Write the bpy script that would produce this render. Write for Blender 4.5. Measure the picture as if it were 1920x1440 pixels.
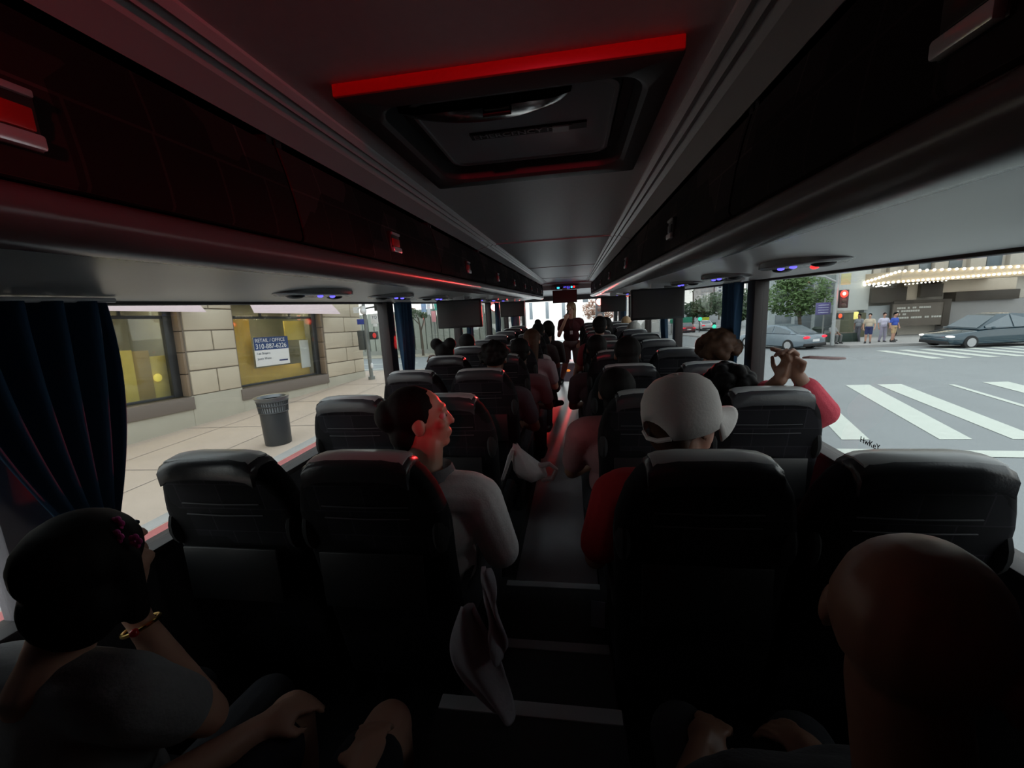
import bpy, bmesh, math, random
from mathutils import Vector, Matrix, Euler
D = bpy.data
S = bpy.context.scene
COL = S.collection
for _o in list(D.objects):
    D.objects.remove(_o)
random.seed(7)
PI = math.pi

# ------------------------------------------------------------------ camera, sky, lamps, exposure
cam_d = D.cameras.new('camera')
cam = D.objects.new('camera', cam_d)
COL.objects.link(cam)
cam_d.sensor_fit = 'HORIZONTAL'
cam_d.sensor_width = 36.0
cam_d.lens = 780.0 / 1920.0 * 36.0
cam_d.clip_start = 0.02
cam_d.clip_end = 600
_yaw, _pit, _rol = math.radians(8.85), math.radians(-10.6), math.radians(3.05)
_M = Matrix.Rotation(_yaw, 3, 'Z') @ Matrix.Rotation(_pit, 3, 'X') @ Matrix.Rotation(_rol, 3, 'Y')
_r, _f, _u = _M @ Vector((1, 0, 0)), _M @ Vector((0, 1, 0)), _M @ Vector((0, 0, 1))
cam.matrix_world = Matrix(((_r.x, _u.x, -_f.x, 0), (_r.y, _u.y, -_f.y, 0), (_r.z, _u.z, -_f.z, 1.6), (0, 0, 0, 1)))
S.camera = cam

w = D.worlds.new('dusk_sky')
S.world = w
w.use_nodes = True
nt = w.node_tree
nt.nodes.clear()
_out = nt.nodes.new('ShaderNodeOutputWorld')
_bg = nt.nodes.new('ShaderNodeBackground')
_tc = nt.nodes.new('ShaderNodeTexCoord')
_sx = nt.nodes.new('ShaderNodeSeparateXYZ')
_rmp = nt.nodes.new('ShaderNodeValToRGB')
nt.links.new(_tc.outputs['Generated'], _sx.inputs[0])
nt.links.new(_sx.outputs['Z'], _rmp.inputs[0])
_rmp.color_ramp.elements[0].position = 0.0
_rmp.color_ramp.elements[0].color = (0.98, 0.97, 0.93, 1)
_rmp.color_ramp.elements[1].position = 0.45
_rmp.color_ramp.elements[1].color = (0.90, 0.96, 1.0, 1)
nt.links.new(_rmp.outputs[0], _bg.inputs[0])
_bg.inputs[1].default_value = 3.6
nt.links.new(_bg.outputs[0], _out.inputs[0])

S.view_settings.view_transform = 'Standard'
S.view_settings.look = 'None'
S.view_settings.exposure = 0.0
S.view_settings.gamma = 1.0
S.view_settings.use_curve_mapping = False

def lamp(name, kind, loc, energy, col, size=0.1, size_y=None, rot=(0, 0, 0), parent=None, spread=None, spot=None):
    l = D.lights.new(name, kind)
    l.energy = energy
    l.color = col
    if kind == 'AREA':
        l.shape = 'RECTANGLE' if size_y else 'SQUARE'
        l.size = size
        if size_y:
            l.size_y = size_y
        if spread:
            l.spread = spread
    elif kind == 'SPOT':
        l.spot_size = spot or 1.2
        l.spot_blend = 0.6
        l.shadow_soft_size = size
    else:
        l.shadow_soft_size = size
    o = D.objects.new(name, l)
    COL.objects.link(o)
    o.location = loc
    o.rotation_euler = rot
    if parent:
        o.parent = parent
    return o

# ------------------------------------------------------------------ helpers
def mat(name, col, rough=0.6, metal=0.0, noise=0.0, nscale=8.0, bump=0.0, bscale=60.0, emit=None, estr=0.0, spec=0.5, alpha=None, trans=0.0, coat=0.0):
    m = D.materials.new(name)
    m.use_nodes = True
    t = m.node_tree
    b = t.nodes['Principled BSDF']
    b.inputs['Base Color'].default_value = (*col, 1)
    b.inputs['Roughness'].default_value = rough
    b.inputs['Metallic'].default_value = metal
    b.inputs['Specular IOR Level'].default_value = spec
    if coat:
        b.inputs['Coat Weight'].default_value = coat
        b.inputs['Coat Roughness'].default_value = 0.05 if 'vinyl' not in name else 0.38
    if trans:
        b.inputs['Transmission Weight'].default_value = trans
    if emit:
        b.inputs['Emission Color'].default_value = (*emit, 1)
        b.inputs['Emission Strength'].default_value = estr
    if noise:
        tc = t.nodes.new('ShaderNodeTexCoord')
        n = t.nodes.new('ShaderNodeTexNoise')
        n.inputs['Scale'].default_value = nscale
        n.inputs['Detail'].default_value = 5
        t.links.new(tc.outputs['Object'], n.inputs['Vector'])
        mx = t.nodes.new('ShaderNodeMix')
        mx.data_type = 'RGBA'
        mx.inputs['A'].default_value = (*[c * (1 - noise) for c in col], 1)
        mx.inputs['B'].default_value = (*[min(1, c * (1 + noise)) for c in col], 1)
        t.links.new(n.outputs['Fac'], mx.inputs['Factor'])
        t.links.new(mx.outputs['Result'], b.inputs['Base Color'])
    if bump:
        tc = t.nodes.new('ShaderNodeTexCoord')
        n = t.nodes.new('ShaderNodeTexNoise')
        n.inputs['Scale'].default_value = bscale
        t.links.new(tc.outputs['Object'], n.inputs['Vector'])
        bp = t.nodes.new('ShaderNodeBump')
        bp.inputs['Strength'].default_value = bump
        bp.inputs['Distance'].default_value = 0.01
        t.links.new(n.outputs['Fac'], bp.inputs['Height'])
        t.links.new(bp.outputs[0], b.inputs['Normal'])
    return m

def glass_mat(name, tint=(0.8, 0.85, 0.86), refl=1.0):
    m = D.materials.new(name)
    m.use_nodes = True
    t = m.node_tree
    t.nodes.clear()
    out = t.nodes.new('ShaderNodeOutputMaterial')
    tr = t.nodes.new('ShaderNodeBsdfTransparent')
    tr.inputs[0].default_value = (*tint, 1)
    gl = t.nodes.new('ShaderNodeBsdfGlossy')
    gl.inputs['Roughness'].default_value = 0.02
    gl.inputs['Color'].default_value = (refl, refl, refl, 1)
    lw = t.nodes.new('ShaderNodeLayerWeight')
    lw.inputs[0].default_value = 0.5
    pw = t.nodes.new('ShaderNodeMath'); pw.operation = 'POWER'; pw.inputs[1].default_value = 4.5
    fr = t.nodes.new('ShaderNodeMath'); fr.operation = 'MULTIPLY_ADD'; fr.inputs[1].default_value = 0.9; fr.inputs[2].default_value = 0.035
    t.links.new(lw.outputs['Facing'], pw.inputs[0])
    t.links.new(pw.outputs[0], fr.inputs[0])
    mx = t.nodes.new('ShaderNodeMixShader')
    t.links.new(fr.outputs[0], mx.inputs[0])
    t.links.new(tr.outputs[0], mx.inputs[1])
    t.links.new(gl.outputs[0], mx.inputs[2])
    t.links.new(mx.outputs[0], out.inputs[0])
    return m

def patch_fabric(name, cols, line_col, axes=(1, 2), scale=3.2, rough=0.9):
    """dark moquette of blocky patches with thin stitched-looking outlines"""
    m = D.materials.new(name)
    m.use_nodes = True
    t = m.node_tree
    b = t.nodes['Principled BSDF']
    b.inputs['Roughness'].default_value = rough
    b.inputs['Specular IOR Level'].default_value = 0.25
    tc = t.nodes.new('ShaderNodeTexCoord')
    sp = t.nodes.new('ShaderNodeSeparateXYZ')
    cb = t.nodes.new('ShaderNodeCombineXYZ')
    t.links.new(tc.outputs['Object'], sp.inputs[0])
    t.links.new(sp.outputs[axes[0]], cb.inputs[0])
    t.links.new(sp.outputs[axes[1]], cb.inputs[1])
    bk = t.nodes.new('ShaderNodeTexBrick')
    bk.inputs['Scale'].default_value = scale
    bk.inputs['Color1'].default_value = (*cols[0], 1)
    bk.inputs['Color2'].default_value = (*cols[1], 1)
    bk.inputs['Mortar'].default_value = (*line_col, 1)
    bk.inputs['Mortar Size'].default_value = 0.008
    bk.inputs['Brick Width'].default_value = 0.62
    bk.inputs['Row Height'].default_value = 0.37
    bk.offset = 0.37
    bk.squash = 0.6
    bk.squash_frequency = 3
    t.links.new(cb.outputs[0], bk.inputs['Vector'])
    vo = t.nodes.new('ShaderNodeTexVoronoi')
    vo.distance = 'CHEBYCHEV'
    vo.inputs['Scale'].default_value = scale * 1.4
    t.links.new(cb.outputs[0], vo.inputs['Vector'])
    rp = t.nodes.new('ShaderNodeValToRGB')
    rp.color_ramp.interpolation = 'CONSTANT'
    rp.color_ramp.elements[0].color = (0.35, 0.35, 0.35, 1)
    rp.color_ramp.elements[1].position = 0.5
    rp.color_ramp.elements[1].color = (1, 1, 1, 1)
    sv = t.nodes.new('ShaderNodeSeparateColor')
    t.links.new(vo.outputs['Color'], sv.inputs[0])
    t.links.new(sv.outputs[0], rp.inputs[0])
    mx = t.nodes.new('ShaderNodeMix')
    mx.data_type = 'RGBA'
    mx.blend_type = 'MULTIPLY'
    mx.inputs['Factor'].default_value = 1
    t.links.new(bk.outputs['Color'], mx.inputs['A'])
    t.links.new(rp.outputs[0], mx.inputs['B'])
    t.links.new(mx.outputs['Result'], b.inputs['Base Color'])
    return m

class MB:
    """collects shapes for one mesh object"""
    def __init__(s):
        s.bm = bmesh.new()
    def add(s, verts, faces):
        vs = [s.bm.verts.new(v) for v in verts]
        for f in faces:
            try:
                s.bm.faces.new([vs[i] for i in f])
            except ValueError:
                pass
        return vs
    def box(s, c, d, M=None):
        x, y, z = d[0] / 2, d[1] / 2, d[2] / 2
        v = [Vector((sx * x, sy * y, sz * z)) for sx in (-1, 1) for sy in (-1, 1) for sz in (-1, 1)]
        if M is not None:
            v = [M @ p for p in v]
        c = Vector(c)
        return s.add([p + c for p in v], [(0, 1, 3, 2), (4, 6, 7, 5), (0, 4, 5, 1), (2, 3, 7, 6), (0, 2, 6, 4), (1, 5, 7, 3)])
    def bx(s, x0, x1, y0, y1, z0, z1):
        return s.box(((x0 + x1) / 2, (y0 + y1) / 2, (z0 + z1) / 2), (abs(x1 - x0), abs(y1 - y0), abs(z1 - z0)))
    def loft(s, rings, close=True, caps=True):
        n = len(rings[0])
        vs = []
        for r in rings:
            vs += [s.bm.verts.new(p) for p in r]
        for i in range(len(rings) - 1):
            for j in range(n if close else n - 1):
                k = (j + 1) % n
                s.bm.faces.new((vs[i * n + j], vs[i * n + k], vs[(i + 1) * n + k], vs[(i + 1) * n + j]))
        if caps and close:
            s.bm.faces.new(list(reversed(vs[:n])))
            s.bm.faces.new(vs[-n:])
        return vs
    def prism(s, pts, fn0, fn1):
        """outline pts (2D) -> two 3D outlines via fn0, fn1"""
        return s.loft([[Vector(fn0(*p)) for p in pts], [Vector(fn1(*p)) for p in pts]])
    def tube(s, path, r, n=10, caps=True):
        path = [Vector(p) for p in path]
        rr = r if isinstance(r, (list, tuple)) else [r] * len(path)
        rings = []
        prev = None
        for i, p in enumerate(path):
            t = (path[min(i + 1, len(path) - 1)] - path[max(i - 1, 0)]).normalized()
            if prev is None:
                a = t.orthogonal().normalized()
            else:
                a = (prev - t * prev.dot(t))
                a = a.normalized() if a.length > 1e-6 else t.orthogonal().normalized()
            prev = a
            b = t.cross(a)
            rings.append([p + (a * math.cos(2 * PI * k / n) + b * math.sin(2 * PI * k / n)) * rr[i] for k in range(n)])
        s.loft(rings, True, caps)
    def ell(s, c, r, M=None, nu=14, nv=9):
        c = Vector(c)
        if not isinstance(r, (list, tuple)):
            r = (r, r, r)
        rings = []
        for i in range(1, nv):
            th = PI * i / nv
            ring = []
            for j in range(nu):
                ph = 2 * PI * j / nu
                p = Vector((r[0] * math.sin(th) * math.cos(ph), r[1] * math.sin(th) * math.sin(ph), -r[2] * math.cos(th)))
                ring.append(c + (M @ p if M is not None else p))
            rings.append(ring)
        vs = s.loft(rings, True, False)
        for z, idx in ((-r[2], range(nu)), (r[2], range(len(vs) - nu, len(vs)))):
            p = Vector((0, 0, z))
            t = s.bm.verts.new(c + (M @ p if M is not None else p))
            idx = list(idx)
            for j in range(nu):
                a, b = vs[idx[j]], vs[idx[(j + 1) % nu]]
                s.bm.faces.new((t, b, a) if z < 0 else (t, a, b))
    def cap(s, p0, p1, r0, r1, n=12):
        """tapered capsule"""
        p0, p1 = Vector(p0), Vector(p1)
        t = (p1 - p0)
        if t.length < 1e-5:
            return s.ell(p0, r0)
        t.normalize()
        path, rad = [], []
        for k in range(4):
            a = PI / 2 * (1 - k / 4) if k else PI / 2 * 0.93
            path.append(p0 - t * r0 * math.sin(a)); rad.append(r0 * math.cos(a))
        path.append(p0); rad.append(r0)
        path.append(p1); rad.append(r1)
        for k in range(3, -1, -1):
            a = PI / 2 * (1 - k / 4) if k else PI / 2 * 0.93
            path.append(p1 + t * r1 * math.sin(a)); rad.append(r1 * math.cos(a))
        s.tube(path, rad, n)
    def grid(s, fn, nu, nv):
        vs = [[s.bm.verts.new(fn(i / nu, j / nv)) for j in range(nv + 1)] for i in range(nu + 1)]
        for i in range(nu):
            for j in range(nv):
                s.bm.faces.new((vs[i][j], vs[i + 1][j], vs[i + 1][j + 1], vs[i][j + 1]))
    def mesh(s, name, smooth=40, bevel=0.0, seg=2):
        bmesh.ops.recalc_face_normals(s.bm, faces=s.bm.faces[:])
        if bevel:
            es = [e for e in s.bm.edges if len(e.link_faces) == 2 and e.calc_face_angle(0) > 0.6]
            if es:
                bmesh.ops.bevel(s.bm, geom=es, offset=bevel, segments=seg, profile=0.5, affect='EDGES', clamp_overlap=True)
        me = D.meshes.new(name)
        s.bm.to_mesh(me)
        s.bm.free()
        if smooth:
            me.polygons.foreach_set('use_smooth', [True] * len(me.polygons))
            me.set_sharp_from_angle(angle=math.radians(smooth))
        return me
    def build(s, name, m, parent=None, bevel=0.0, smooth=40, seg=2, solid=0.0):
        me = s.mesh(name, smooth, bevel, seg)
        return link(name, me, m, parent, solid)

def link(name, me, m, parent=None, solid=0.0):
    if m is not None:
        me.materials.clear()
        me.materials.append(m)
    o = D.objects.new(name, me)
    COL.objects.link(o)
    if parent is not None:
        o.parent = parent
    if solid:
        md = o.modifiers.new('thickness', 'SOLIDIFY')
        md.thickness = solid
        md.offset = 0
    return o

def thing(name, label, cat, loc=(0, 0, 0), rot=0, group=None, M=None):
    o = D.objects.new(name, None)
    COL.objects.link(o)
    o.empty_display_size = 0.1
    o.location = loc
    if isinstance(rot, (tuple, list)):
        o.rotation_euler = rot
    else:
        o.rotation_euler = (0, 0, rot)
    if M is not None:
        o.matrix_world = M
    tag(o, label, cat, group)
    return o

def tag(o, label, cat, group=None, kind=None):
    o['label'] = label
    o['category'] = cat
    if group:
        o['group'] = group
    if kind:
        o['kind'] = kind
    return o

def struct(o):
    o['kind'] = 'structure'
    return o

def copy_thing(root, loc, label, rot=None, group=None):
    r = root.copy()
    COL.objects.link(r)
    r.location = loc
    if rot is not None:
        r.rotation_euler = (0, 0, rot)
    r['label'] = label
    if group:
        r['group'] = group
    for ch in list(root.children):
        c = ch.copy()
        COL.objects.link(c)
        c.parent = r
        for g in ch.children:
            d = g.copy()
            COL.objects.link(d)
            d.parent = c
    return r

def text(body, size, m, parent, loc, M3=None, name='lettering', align='LEFT', extrude=0.001):
    c = D.curves.new(name, 'FONT')
    c.body = body
    c.size = size
    c.align_x = align
    c.align_y = 'CENTER'
    c.extrude = extrude
    o = D.objects.new('tmp_text', c)
    COL.objects.link(o)
    me = D.meshes.new_from_object(o.evaluated_get(bpy.context.evaluated_depsgraph_get()))
    D.objects.remove(o)
    D.curves.remove(c)
    o = link(name, me, m)
    if parent:
        o.parent = parent
    mt = (M3.to_4x4() if M3 is not None else Matrix())
    mt.translation = Vector(loc)
    o.matrix_local = mt
    return o

# ------------------------------------------------------------------ materials
M = {}
M['plastic_grey'] = mat('grey_plastic', (0.42, 0.42, 0.43), 0.33, bump=0.02)
M['soffit'] = mat('soffit_panel', (0.52, 0.52, 0.515), 0.3)
M['lip'] = mat('bin_lip_plastic', (0.15, 0.145, 0.15), 0.26)
M['rail'] = mat('ceiling_rail_aluminium', (0.68, 0.67, 0.68), 0.33, 0.0)
M['ceiling'] = mat('ceiling_felt', (0.64, 0.625, 0.63), 0.42, noise=0.08, nscale=40)
M['black'] = mat('black_plastic', (0.012, 0.012, 0.013), 0.45)
M['black_gloss'] = mat('gloss_black', (0.012, 0.011, 0.012), 0.12)
M['hatch'] = mat('hatch_plastic', (0.05, 0.05, 0.052), 0.5)
M['hatch_lid'] = mat('hatch_lid_acrylic', (0.36, 0.36, 0.38), 0.3, noise=0.2, nscale=5)
M['bin_fabric'] = patch_fabric('bin_moquette', ((0.020, 0.013, 0.014), (0.045, 0.03, 0.031)), (0.08, 0.055, 0.055), (1, 2), 3.0)
M['seat_fabric'] = patch_fabric('seat_moquette', ((0.006, 0.006, 0.008), (0.014, 0.013, 0.017)), (0.026, 0.024, 0.03), (0, 2), 4.4)
M['seat_plain'] = mat('seat_black_fabric', (0.007, 0.007, 0.008), 0.85, noise=0.3, nscale=80)
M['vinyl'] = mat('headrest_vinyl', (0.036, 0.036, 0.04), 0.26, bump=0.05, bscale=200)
M['crown_highlight'] = mat('headrest_top_vinyl', (0.40, 0.41, 0.41), 0.3)  # pale colour carries the highlight along the headrest crowns
M['floor'] = mat('aisle_vinyl', (0.34, 0.34, 0.36), 0.4, noise=0.15, nscale=6, bump=0.04, bscale=14, spec=1.0, coat=1.0)
M['floor_dark'] = mat('dark_step_vinyl', (0.02, 0.02, 0.022), 0.5)
M['nosing'] = mat('step_nosing_aluminium', (0.35, 0.35, 0.36), 0.4, 0.3)
M['wall'] = mat('wall_liner', (0.05, 0.05, 0.055), 0.7)
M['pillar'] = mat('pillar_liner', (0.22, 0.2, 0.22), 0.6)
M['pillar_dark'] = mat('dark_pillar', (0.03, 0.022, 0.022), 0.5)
M['curtain'] = mat('blue_curtain', (0.012, 0.052, 0.11), 0.85, noise=0.15, nscale=30)
M['glass'] = glass_mat('tinted_window_glass', (0.66, 0.68, 0.675), 0.4)
M['windshield'] = glass_mat('windshield_glass', (0.98, 0.99, 0.99), 0.4)
M['chrome'] = mat('bright_metal', (0.6, 0.6, 0.62), 0.2, 1.0)
M['latch'] = mat('latch_grey', (0.85, 0.84, 0.85), 0.25, 0.5)
M['latch_in'] = mat('latch_bezel', (0.03, 0.03, 0.03), 0.3)
M['red_glow_insert'] = mat('painted_latch_glow', (0.55, 0.01, 0.012), 0.35)  # red light caught by the left latches, put into the insert colour
M['screen'] = mat('dark_screen', (0.016, 0.012, 0.012), 0.35)
M['white'] = mat('white_plastic', (0.75, 0.75, 0.75), 0.4)
M['blue_led'] = mat('blue_led', (0.02, 0.02, 0.3), 0.3, emit=(0.12, 0.1, 1.0), estr=2.0)
M['red_led'] = mat('red_led', (0.3, 0.01, 0.01), 0.3, emit=(1.0, 0.02, 0.02), estr=3.0)
M['cyan_led'] = mat('cyan_led', (0.02, 0.2, 0.3), 0.3, emit=(0.05, 0.6, 1.0), estr=2.0)
# ------------------------------------------------------------------ bus shell (x right, y forward, z up; aisle floor z = 0)
CX = -0.14            # centre line of the coach
Y0, Y1 = -1.3, 9.3    # rear wall, front end of bins
HW = 1.2              # half width at the windows
SILL, WTOP, CEIL = 0.90, 1.675, 2.05
PILLARS = {-1: [-1.2, 0.76, 2.94, 4.86, 6.72, 8.5, 10.3, 11.7], 1: [-1.2, 0.76, 2.73, 4.68, 6.5, 8.4, 10.3, 11.7]}
SIDES = (('left', -1), ('right', 1))

b = MB(); b.bx(CX - 0.30, CX + 0.30, 1.9, 8.6, -0.06, 0.0)
struct(b.build('floor', M['floor'], smooth=0))
b = MB()
for s in (-1, 1):
    b.bx(CX + s * 0.24, CX + s * 1.2, Y0, 8.7, -0.06, 0.12)
    b.bx(CX + s * 0.24, CX + s * 0.30, Y0, 8.7, 0.0, 0.125)
struct(b.build('floor_platform', M['floor_dark'], smooth=0))
b = MB()
for y, z in ((1.9, 0.2), (1.3, 0.4), (0.9, 0.58)):
    b.bx(CX - 0.239, CX + 0.239, Y0, y, z - 0.2, z)
struct(b.build('floor_steps', M['floor_dark'], smooth=0))
for k, (y, z) in enumerate(((1.9, 0.2), (1.3, 0.4), (0.9, 0.58))):
    b = MB(); b.bx(CX - 0.235, CX + 0.235, y - 0.035, y + 0.006, z - 0.02, z + 0.004)
    struct(b.build('trim_%d' % (20 + k), M['nosing'], bevel=0.003))
b = MB(); b.bx(CX - HW - 0.05, CX + HW + 0.05, 8.6, 11.9, -0.62, -0.56)
b.bx(CX - 0.24, CX + 0.24, 8.56, 8.6, -0.6, 0.0)
struct(b.build('floor_front', M['floor_dark'], smooth=0))

# ceiling in three sheets with visible seams
b = MB()
seams = [Y0, 3.12, 5.33, 7.6, 9.25]
for a, c in zip(seams[:-1], seams[1:]):
    hx = 0.56
    if a == Y0:   # opening for the roof hatch
        b.bx(CX - hx, CX + hx, a, 0.93, CEIL, CEIL + 0.02)
        b.bx(CX - hx, CX + hx, 1.50, c - 0.008, CEIL, CEIL + 0.02)
        b.bx(CX - hx, CX - 0.30, 0.93, 1.50, CEIL, CEIL + 0.02)
        b.bx(CX + 0.30, CX + hx, 0.93, 1.50, CEIL, CEIL + 0.02)
    else:
        b.bx(CX - hx, CX + hx, a + 0.008, c - 0.008, CEIL, CEIL + 0.02)
struct(b.build('ceiling', M['ceiling'], smooth=0))
b = MB()
for y in seams[1:-1]:
    b.bx(CX - 0.42, CX + 0.42, y - 0.014, y + 0.014, CEIL - 0.006, CEIL + 0.03)
struct(b.build('trim_10', M['rail'], bevel=0.004))
b = MB(); b.bx(CX - HW - 0.06, CX + HW + 0.06, Y0 - 0.1, 11.8, CEIL + 0.09, CEIL + 0.15)
struct(b.build('ceiling_roof_skin', M['black'], smooth=0))

for side, s in SIDES:
    X = lambda h: CX + s * h
    # ribbed rail between ceiling and bins
    b = MB()
    pts = [(0.40, 2.062), (0.405, 2.045), (0.418, 2.036), (0.431, 2.045), (0.435, 2.047), (0.448, 2.036), (0.461, 2.045), (0.465, 2.046), (0.48, 2.034), (0.50, 2.030), (0.545, 2.016), (0.553, 2.022), (0.553, 2.062)]
    b.loft([[(X(h), y, z) for h, z in pts] for y in (Y0, 3.11)])
    b.loft([[(X(h), y, z) for h, z in pts] for y in (3.125, 9.28)])
    struct(b.build('trim_%d' % (1 if s < 0 else 2), M['rail'], smooth=25))
    # lip under the bin doors, glossy moulding
    b = MB()
    pts = [(0.512, 1.775), (0.497, 1.768), (0.484, 1.757), (0.478, 1.744), (0.480, 1.730), (0.492, 1.716), (0.510, 1.706), (0.535, 1.700), (0.56, 1.703), (0.56, 1.775)]
    b.loft([[(X(h), y, z) for h, z in pts] for y in (Y0, 9.0)] + [[(X(h + 0.06), 9.28, z + 0.02) for h, z in pts]])
    struct(b.build('trim_%d' % (3 if s < 0 else 4), M['lip'], smooth=60))
    # soffit above the windows
    b = MB()
    pts = [(0.53, 1.702), (0.57, 1.715), (0.63, 1.722), (0.72, 1.722), (0.82, 1.715), (0.92, 1.702), (1.04, 1.690), (1.12, 1.684), (1.20, 1.676), (1.215, 1.676), (1.215, 1.74), (0.53, 1.74)]
    b.loft([[(X(h), y, z) for h, z in pts] for y in (Y0, 9.25)])
    struct(b.build('trim_%d' % (5 if s < 0 else 6), M['soffit'], smooth=60))
    # side wall: lower liner, upper closing panel, sill
    b = MB(); b.bx(X(HW), X(HW + 0.07), Y0, 11.7, -0.3, SILL - 0.02)
    b.bx(X(HW + 0.02), X(HW + 0.07), Y0, 11.7, WTOP + 0.02, CEIL + 0.1)
    struct(b.build('wall_%s' % side, M['wall'], smooth=0))
    b = MB(); b.bx(X(HW - 0.015), X(HW + 0.075), Y0, 11.7, SILL - 0.02, SILL + 0.005)
    b.bx(X(HW + 0.02), X(HW + 0.075), Y0, 11.7, WTOP - 0.01, WTOP + 0.02)
    struct(b.build('trim_%d' % (7 if s < 0 else 8), M['pillar_dark'], bevel=0.004))
    for i, y in enumerate(PILLARS[s]):
        b = MB(); b.bx(X(HW - 0.01), X(HW + 0.07), y - 0.055, y + 0.055, SILL, WTOP)
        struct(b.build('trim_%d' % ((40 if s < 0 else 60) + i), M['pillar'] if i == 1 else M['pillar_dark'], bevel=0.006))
    for i in range(len(PILLARS[s]) - 1):
        b = MB(); b.bx(X(HW + 0.035), X(HW + 0.043), PILLARS[s][i] + 0.05, PILLARS[s][i + 1] - 0.05, SILL - 0.01, WTOP + 0.01)
        wn = struct(b.build('window_%d' % ((1 if s < 0 else 11) + i), M['glass'], smooth=0))
        if s > 0 and i == 1:
            text('HwKeY', 0.034, mat('window_scrawl', (0.02, 0.02, 0.03), 0.5), wn, (X(HW + 0.034), 1.735, 1.018),
                 Matrix(((0, 0, -1), (-1, 0, 0), (0, 1, 0))), name='scratched_lettering', extrude=0.0005)

b = MB(); b.bx(CX - 1.28, CX + 1.28, Y0 - 0.06, Y0, -0.1, CEIL + 0.1)
struct(b.build('wall_rear', M['black'], smooth=0))
# front: header, windshield halves with centre post, corner posts, low front panel
b = MB(); b.bx(CX - 1.28, CX + 1.28, 11.45, 11.75, WTOP, CEIL + 0.12)
struct(b.build('wall_front', M['wall'], bevel=0.01))
b = MB(); b.bx(CX - 1.28, CX + 1.28, 11.62, 11.74, -0.7, -0.32)
struct(b.build('wall_front_apron', M['wall'], smooth=0))
for k, (a, c) in enumerate(((CX - 1.2, CX - 0.02), (CX + 0.02, CX + 1.2))):
    b = MB(); b.bx(a, c, 11.64, 11.65, -0.32, WTOP)
    struct(b.build('window_%d' % (31 + k), M['windshield'], smooth=0))
b = MB(); b.bx(CX - 0.03, CX + 0.03, 11.58, 11.64, -0.32, WTOP)
struct(b.build('trim_30', M['black'], bevel=0.008))
b = MB()
for s in (-1, 1):
    b.bx(CX + s * 1.19, CX + s * 1.28, 11.5, 11.74, -0.7, WTOP)
struct(b.build('trim_31', M['black'], bevel=0.01))

# dropped ceiling panel at the front with clock display, plus header moulding
b = MB()
pts = [(9.2, 2.06), (9.2, 2.02), (9.34, 1.985), (9.40, 1.90), (9.5, 1.885), (11.5, 1.80), (11.5, 2.06)]
b.loft([[(x, y, z) for y, z in pts] for x in (CX - 0.9, CX + 0.9)])
struct(b.build('ceiling_front', M['plastic_grey'], smooth=30))

t = thing('clock_display', 'long grey ceiling panel with blue clock digits at the front of the coach', 'display', (CX - 0.03, 9.3, 1.93))
b = MB(); b.box((0, 0, 0), (0.62, 0.14, 0.085)); b.build('housing', M['plastic_grey'], t, bevel=0.015)
b = MB(); b.box((0, -0.068, -0.002), (0.42, 0.012, 0.055)); b.build('screen', M['black_gloss'], t, bevel=0.004)
Mfr = Matrix(((1, 0, 0), (0, 0, -1), (0, 1, 0)))   # text facing the rear of the coach (-y)
text('07:53', 0.062, M['blue_led'], t, (-0.04, -0.076, -0.002), Mfr, 'digits')
b = MB(); b.ell((-0.15, -0.074, 0), (0.032, 0.006, 0.02)); b.build('cyan_indicator', M['cyan_led'], t)
b = MB(); b.ell((0.135, -0.074, 0.004), (0.022, 0.006, 0.02)); b.build('cyan_indicator', M['cyan_led'], t)
b = MB(); b.ell((0.185, -0.074, 0.006), (0.022, 0.006, 0.022)); b.build('red_indicator', M['red_led'], t)

def monitor(label, loc, wx, hz, group, tilt=0.0):
    t = thing('monitor', label, 'monitor', loc, 0, group)
    b = MB(); b.box((0, 0, -hz / 2 - 0.015), (wx, 0.04, hz)); b.build('casing', M['black'], t, bevel=0.008)
    b = MB(); b.box((0, -0.0205, -hz / 2 - 0.013), (wx - 0.03, 0.004, hz - 0.035)); b.build('screen', M['screen'], t)
    b = MB(); b.bx(-0.05, 0.05, -0.015, 0.02, -0.03, 0.03); b.build('bracket', M['plastic_grey'], t, bevel=0.004)
    return t
g = 'monitors hanging under the bins'
monitor('dark flat monitor hanging under the left bins, the nearer one there', (-1.02, 3.7, 1.695), 0.41, 0.25, g)
monitor('dark flat monitor hanging under the left bins, the farther one there', (-1.0, 6.9, 1.69), 0.40, 0.25, g)
monitor('dark flat monitor hanging under the right bins, the nearer one there', (0.675, 3.6, 1.695), 0.42, 0.25, g)
monitor('dark flat monitor hanging under the right bins, beside the red signal glow', (0.63, 7.0, 1.69), 0.40, 0.25, g)
monitor('dark flat monitor below the clock display, above the standing guide', (-0.185, 9.2, 1.895), 0.52, 0.27, g)

# ------------------------------------------------------------------ overhead luggage bins
def door_profile(s, y0, y1):
    pts = [(0.546, 1.998), (0.530, 1.94), (0.517, 1.88), (0.508, 1.82), (0.506, 1.79), (0.511, 1.782), (0.525, 1.782), (0.535, 1.83), (0.555, 1.94), (0.566, 1.998)]
    return [[(CX + s * h, y, z) for h, z in pts] for y in (y0, y1)]

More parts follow.
